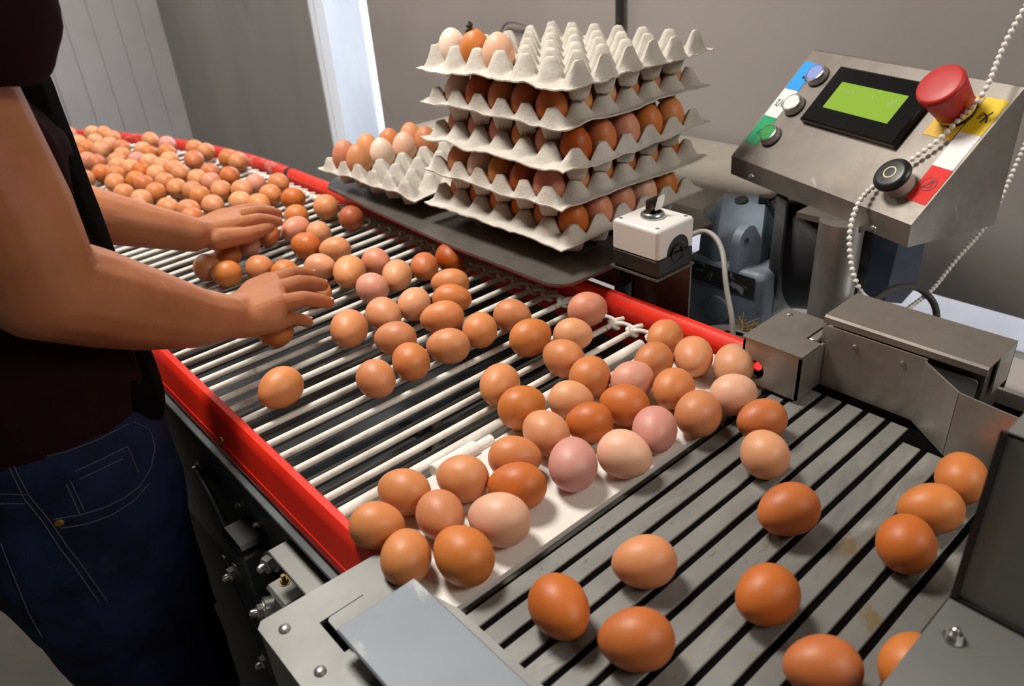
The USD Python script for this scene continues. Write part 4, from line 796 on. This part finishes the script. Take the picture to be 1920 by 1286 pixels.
# clothes
def wrinkle(tm, amp, sc, seed):
    n = tm.vertex_normals; tm.vertices = tm.vertices + n * ((meshkit.fbm(tm.vertices * sc, 3, seed) - .5) * amp)[:, None]; return tm
torso = m3.Manifold.batch_hull([sph((.020, .80, .49), .078), sph((.020, 1.04, .49), .078), sph((.050, .845, .30), .108), sph((.050, .995, .30), .108), sph((.052, .850, .06), .108), sph((.052, .985, .06), .108), sph((.050, .855, -.02), .108), sph((.050, .985, -.02), .108)])
torso = torso.trim_by_plane((0, 0, 1), -.01)
slv = m3.Manifold.batch_hull([sph((.020, .77, .50), .075), sph((.045, .706, .46), .070), sph((.078, .700, .435), .082)]).trim_by_plane((.08, .03, 1), .404)
slv2 = m3.Manifold.batch_hull([sph((.020, 1.06, .50), .075), sph((.040, 1.13, .46), .064), sph((.050, 1.136, .40), .068)]).trim_by_plane((0, 0, 1), .372)
collar = m3.Manifold.batch_hull([sph((.015, .87, .545), .06), sph((.015, .97, .545), .06)])
obj('shirt', wrinkle(soft(torso + slv + slv2 + collar, .010, 8), .012, 16, 4), 'shirt_maroon', person, smooth=True)
apr = soft(m3.Manifold.batch_hull([sph((.062, .862, .36), .1055), sph((.062, .978, .36), .1055), sph((.064, .860, .02), .1075), sph((.064, .975, .02), .1075)]).trim_by_plane((1, 0, 0), .055).trim_by_plane((0, 0, 1), -.005).trim_by_plane((0, 0, -1), -.40), .012, 5)
obj('apron', wrinkle(apr, .008, 14, 7), 'apron_black', person, smooth=True)
pelvis = m3.Manifold.batch_hull([sph((.048, .845, -.01), .114), sph((.048, .985, -.01), .114), sph((.040, .835, -.11), .112), sph((.040, .995, -.11), .112)]).trim_by_plane((0, 0, -1), -.038)
legs = m3.Manifold()
for sgn, y in ((1, .835), (-1, .995)):
    legs = legs + chain([(.040, y, -.11, .108), (.050, y + .002, -.30, .090), (.062, y + .004, -.46, .0735), (.040, y, -.60, .068), (.020, y - .005, -.80, .062)])
jean = soft(pelvis + legs, .0105, 8)
fold = np.exp(-((jean.vertices[:, 2] + .30) / .16) ** 2)
jean = wrinkle(jean, .012, 13, 9)
jean.vertices[:, 2] += fold * (np.sin(jean.vertices[:, 2] * 70 + jean.vertices[:, 0] * 35) * .004)
jp = obj('jeans', jean, 'denim', person, smooth=True)
prox = trimesh.proximity.ProximityQuery(jean) if False else None
for sp in [[[-0.0049,0.763,0.0389],[-0.0008,0.7599,0.0388],[0.0033,0.7565,0.0389],[0.0076,0.7543,0.0389],[0.012,0.7529,0.039],[0.0163,0.751,0.0393],[0.0207,0.7492,0.0393],[0.0251,0.7482,0.0391],[0.0294,0.7462,0.0392],[0.0339,0.7446,0.0392],[0.0383,0.7432,0.0387],[0.0429,0.7425,0.0381],[0.0474,0.7418,0.0375],[0.0521,0.7418,0.0371],[0.0569,0.742,0.0368],[0.0617,0.7423,0.0364],[0.0665,0.7428,0.0359],[0.0714,0.7434,0.0354],[0.0763,0.7438,0.035],[0.0814,0.7448,0.0349],[0.0865,0.7463,0.0344],[0.0919,0.749,0.0336],[0.0973,0.7519,0.0324],[0.1028,0.7554,0.031],[0.1084,0.7587,0.0297]],[[0.0141,0.7344,-0.0218],[0.0185,0.7331,-0.0227],[0.0229,0.7322,-0.0239],[0.0273,0.7314,-0.0251],[0.0317,0.7307,-0.0263],[0.0362,0.7299,-0.0274],[0.0408,0.7291,-0.0278],[0.0454,0.7283,-0.0284],[0.0502,0.7285,-0.0296],[0.055,0.729,-0.0309],[0.0599,0.7296,-0.0316],[0.0648,0.7303,-0.0319],[0.0697,0.7308,-0.0321],[0.0748,0.7315,-0.0325],[0.0798,0.7327,-0.0325],[0.085,0.7345,-0.0323],[0.0902,0.7372,-0.0327],[0.0954,0.7402,-0.0328],[0.0998,0.7427,-0.0306],[0.1043,0.7454,-0.0285],[0.1088,0.7481,-0.0263],[0.113,0.751,-0.0239],[0.1163,0.7537,-0.0199],[0.1196,0.7569,-0.0163],[0.123,0.7602,-0.0127],[0.1254,0.7632,-0.0084],[0.1259,0.7647,-0.0025],[0.1264,0.7664,0.0033],[0.126,0.767,0.0094],[0.1221,0.7645,0.0162],[0.1182,0.763,0.0221],[0.114,0.7615,0.0273]],[[0.0157,0.7339,-0.0342],[0.0202,0.7327,-0.0353],[0.0248,0.7317,-0.0365],[0.0294,0.7307,-0.0378],[0.034,0.7296,-0.0389],[0.0388,0.7286,-0.0399],[0.0437,0.728,-0.0402],[0.0487,0.7281,-0.041],[0.0538,0.7289,-0.0422],[0.0589,0.7297,-0.0434],[0.0639,0.7303,-0.0435],[0.069,0.7307,-0.0428],[0.0742,0.7313,-0.0422],[0.0794,0.7324,-0.0419],[0.0849,0.7346,-0.0423],[0.09,0.7371,-0.0413],[0.0952,0.7402,-0.0405],[0.1003,0.7431,-0.0395],[0.1056,0.7461,-0.0386]],[[0.0465,0.7336,0.0182],[0.0514,0.7338,0.0183],[0.0563,0.7342,0.0181],[0.0613,0.735,0.0178],[0.0662,0.7357,0.0175],[0.0713,0.7365,0.0172],[0.0764,0.7374,0.017],[0.0816,0.7386,0.0166],[0.0869,0.7401,0.0161],[0.0923,0.7424,0.015],[0.098,0.7457,0.0134],[0.0984,0.7448,0.0076],[0.0985,0.7437,0.0014],[0.0985,0.7427,-0.0049],[0.0986,0.7419,-0.0115],[0.0986,0.7417,-0.0184]],[[0.0475,0.7314,0.0096],[0.0533,0.7318,0.0095],[0.0591,0.7325,0.0093],[0.0649,0.7332,0.009],[0.0708,0.7339,0.0088],[0.0768,0.735,0.0084],[0.0829,0.7364,0.0078],[0.0893,0.739,0.0065]],[[0.0358,0.7333,0.0096],[0.0358,0.7318,0.0031],[0.0358,0.7307,-0.0037],[0.0357,0.7303,-0.011],[0.0356,0.7304,-0.0187],[0.0355,0.7301,-0.0261]],[[0.0398,0.7329,0.012],[0.0399,0.7313,0.0052],[0.0399,0.7301,-0.0018],[0.0399,0.7294,-0.0093],[0.04,0.7294,-0.0172],[0.04,0.7293,-0.0251]],[[0.0043,0.7537,0.0383],[0.0043,0.7498,0.0343],[0.0044,0.7474,0.0294],[0.0045,0.7459,0.0241],[0.0046,0.7449,0.0183],[0.0047,0.7444,0.0124],[0.0051,0.7437,0.0066],[0.0061,0.7426,0.0013],[0.0072,0.7409,-0.0038],[0.0083,0.7392,-0.009],[0.0094,0.7376,-0.0142],[0.0105,0.7361,-0.0196],[0.0113,0.7353,-0.0255],[0.0121,0.7349,-0.0318],[0.0128,0.7341,-0.0379],[0.0135,0.7332,-0.0439],[0.0141,0.7324,-0.0501],[0.0148,0.7316,-0.0563],[0.0158,0.7309,-0.0626],[0.017,0.7303,-0.069],[0.018,0.7299,-0.0756],[0.019,0.7292,-0.082],[0.0198,0.7282,-0.0883],[0.0206,0.7273,-0.0948],[0.0214,0.7263,-0.1013],[0.0223,0.7258,-0.1082],[0.0231,0.726,-0.1157],[0.024,0.7268,-0.1238],[0.0249,0.7278,-0.1322],[0.0259,0.7301,-0.1417]],[[0.0009,0.7554,0.0381],[0.0007,0.7519,0.0339],[0.0006,0.7496,0.0291],[0.0005,0.7483,0.0238],[0.0004,0.7475,0.0181],[0.0003,0.747,0.0122],[0.0003,0.7465,0.0064],[0.0012,0.7455,0.001],[0.0022,0.7439,-0.004],[0.0031,0.7423,-0.0091],[0.004,0.7408,-0.0143],[0.005,0.7393,-0.0195],[0.0058,0.7382,-0.0251],[0.0064,0.7373,-0.0309],[0.0069,0.7363,-0.0367],[0.0075,0.7353,-0.0425],[0.008,0.7343,-0.0484],[0.0085,0.7334,-0.0544],[0.0094,0.7324,-0.0603],[0.0104,0.7313,-0.0661],[0.0114,0.7304,-0.0722],[0.0124,0.7299,-0.0787],[0.0133,0.7296,-0.0852],[0.014,0.7286,-0.0914],[0.0147,0.7278,-0.0979],[0.0155,0.7274,-0.1046],[0.0162,0.7272,-0.1116],[0.017,0.7278,-0.1194],[0.0178,0.7288,-0.1275],[0.0187,0.7301,-0.1359]],[[-0.0148,0.7571,0.014],[-0.0111,0.7545,0.0133],[-0.0073,0.752,0.0124],[-0.0036,0.7493,0.0115],[0.0001,0.747,0.0103],[0.0038,0.7447,0.0092]],[[-0.0182,0.7564,0.0048],[-0.0148,0.7541,0.004],[-0.0113,0.7521,0.0031],[-0.0078,0.7502,0.002],[-0.0043,0.7484,0.0009],[-0.0009,0.7466,-0.0002]],[[-0.0325,0.7613,-0.0392],[-0.033,0.7607,-0.0455],[-0.0336,0.7601,-0.0517],[-0.0341,0.7591,-0.0578],[-0.0346,0.7582,-0.0641],[-0.0351,0.7575,-0.0704],[-0.0356,0.757,-0.077],[-0.0362,0.7567,-0.0838],[-0.0367,0.7568,-0.0909],[-0.0372,0.7571,-0.0982],[-0.0377,0.7579,-0.106],[-0.0382,0.7594,-0.1144],[-0.0388,0.7617,-0.1235],[-0.0394,0.7641,-0.1327],[-0.0396,0.7685,-0.1436],[-0.0398,0.7746,-0.1561],[-0.0397,0.7752,-0.1642],[-0.0396,0.7753,-0.1722],[-0.0395,0.7758,-0.1805]]]:
    obj('seam', tube(sp, .0007, 6), 'denim_thread', jp, smooth=60)
obj('rivet', rivet([0.0173, 0.7341, -0.0281], [-0.239, -0.971, -0.022], .0045, .002), 'brass', jp)

for sgn, y in ((1, .825), (-1, 1.0)):
    obj('shoe', soft(m3.Manifold.batch_hull([sph((.0, y, -.855), .042), sph((.12, y, -.866), .036), sph((.05, y, -.84), .040)]), .012, 4), 'shoe_dark', person, smooth=True)
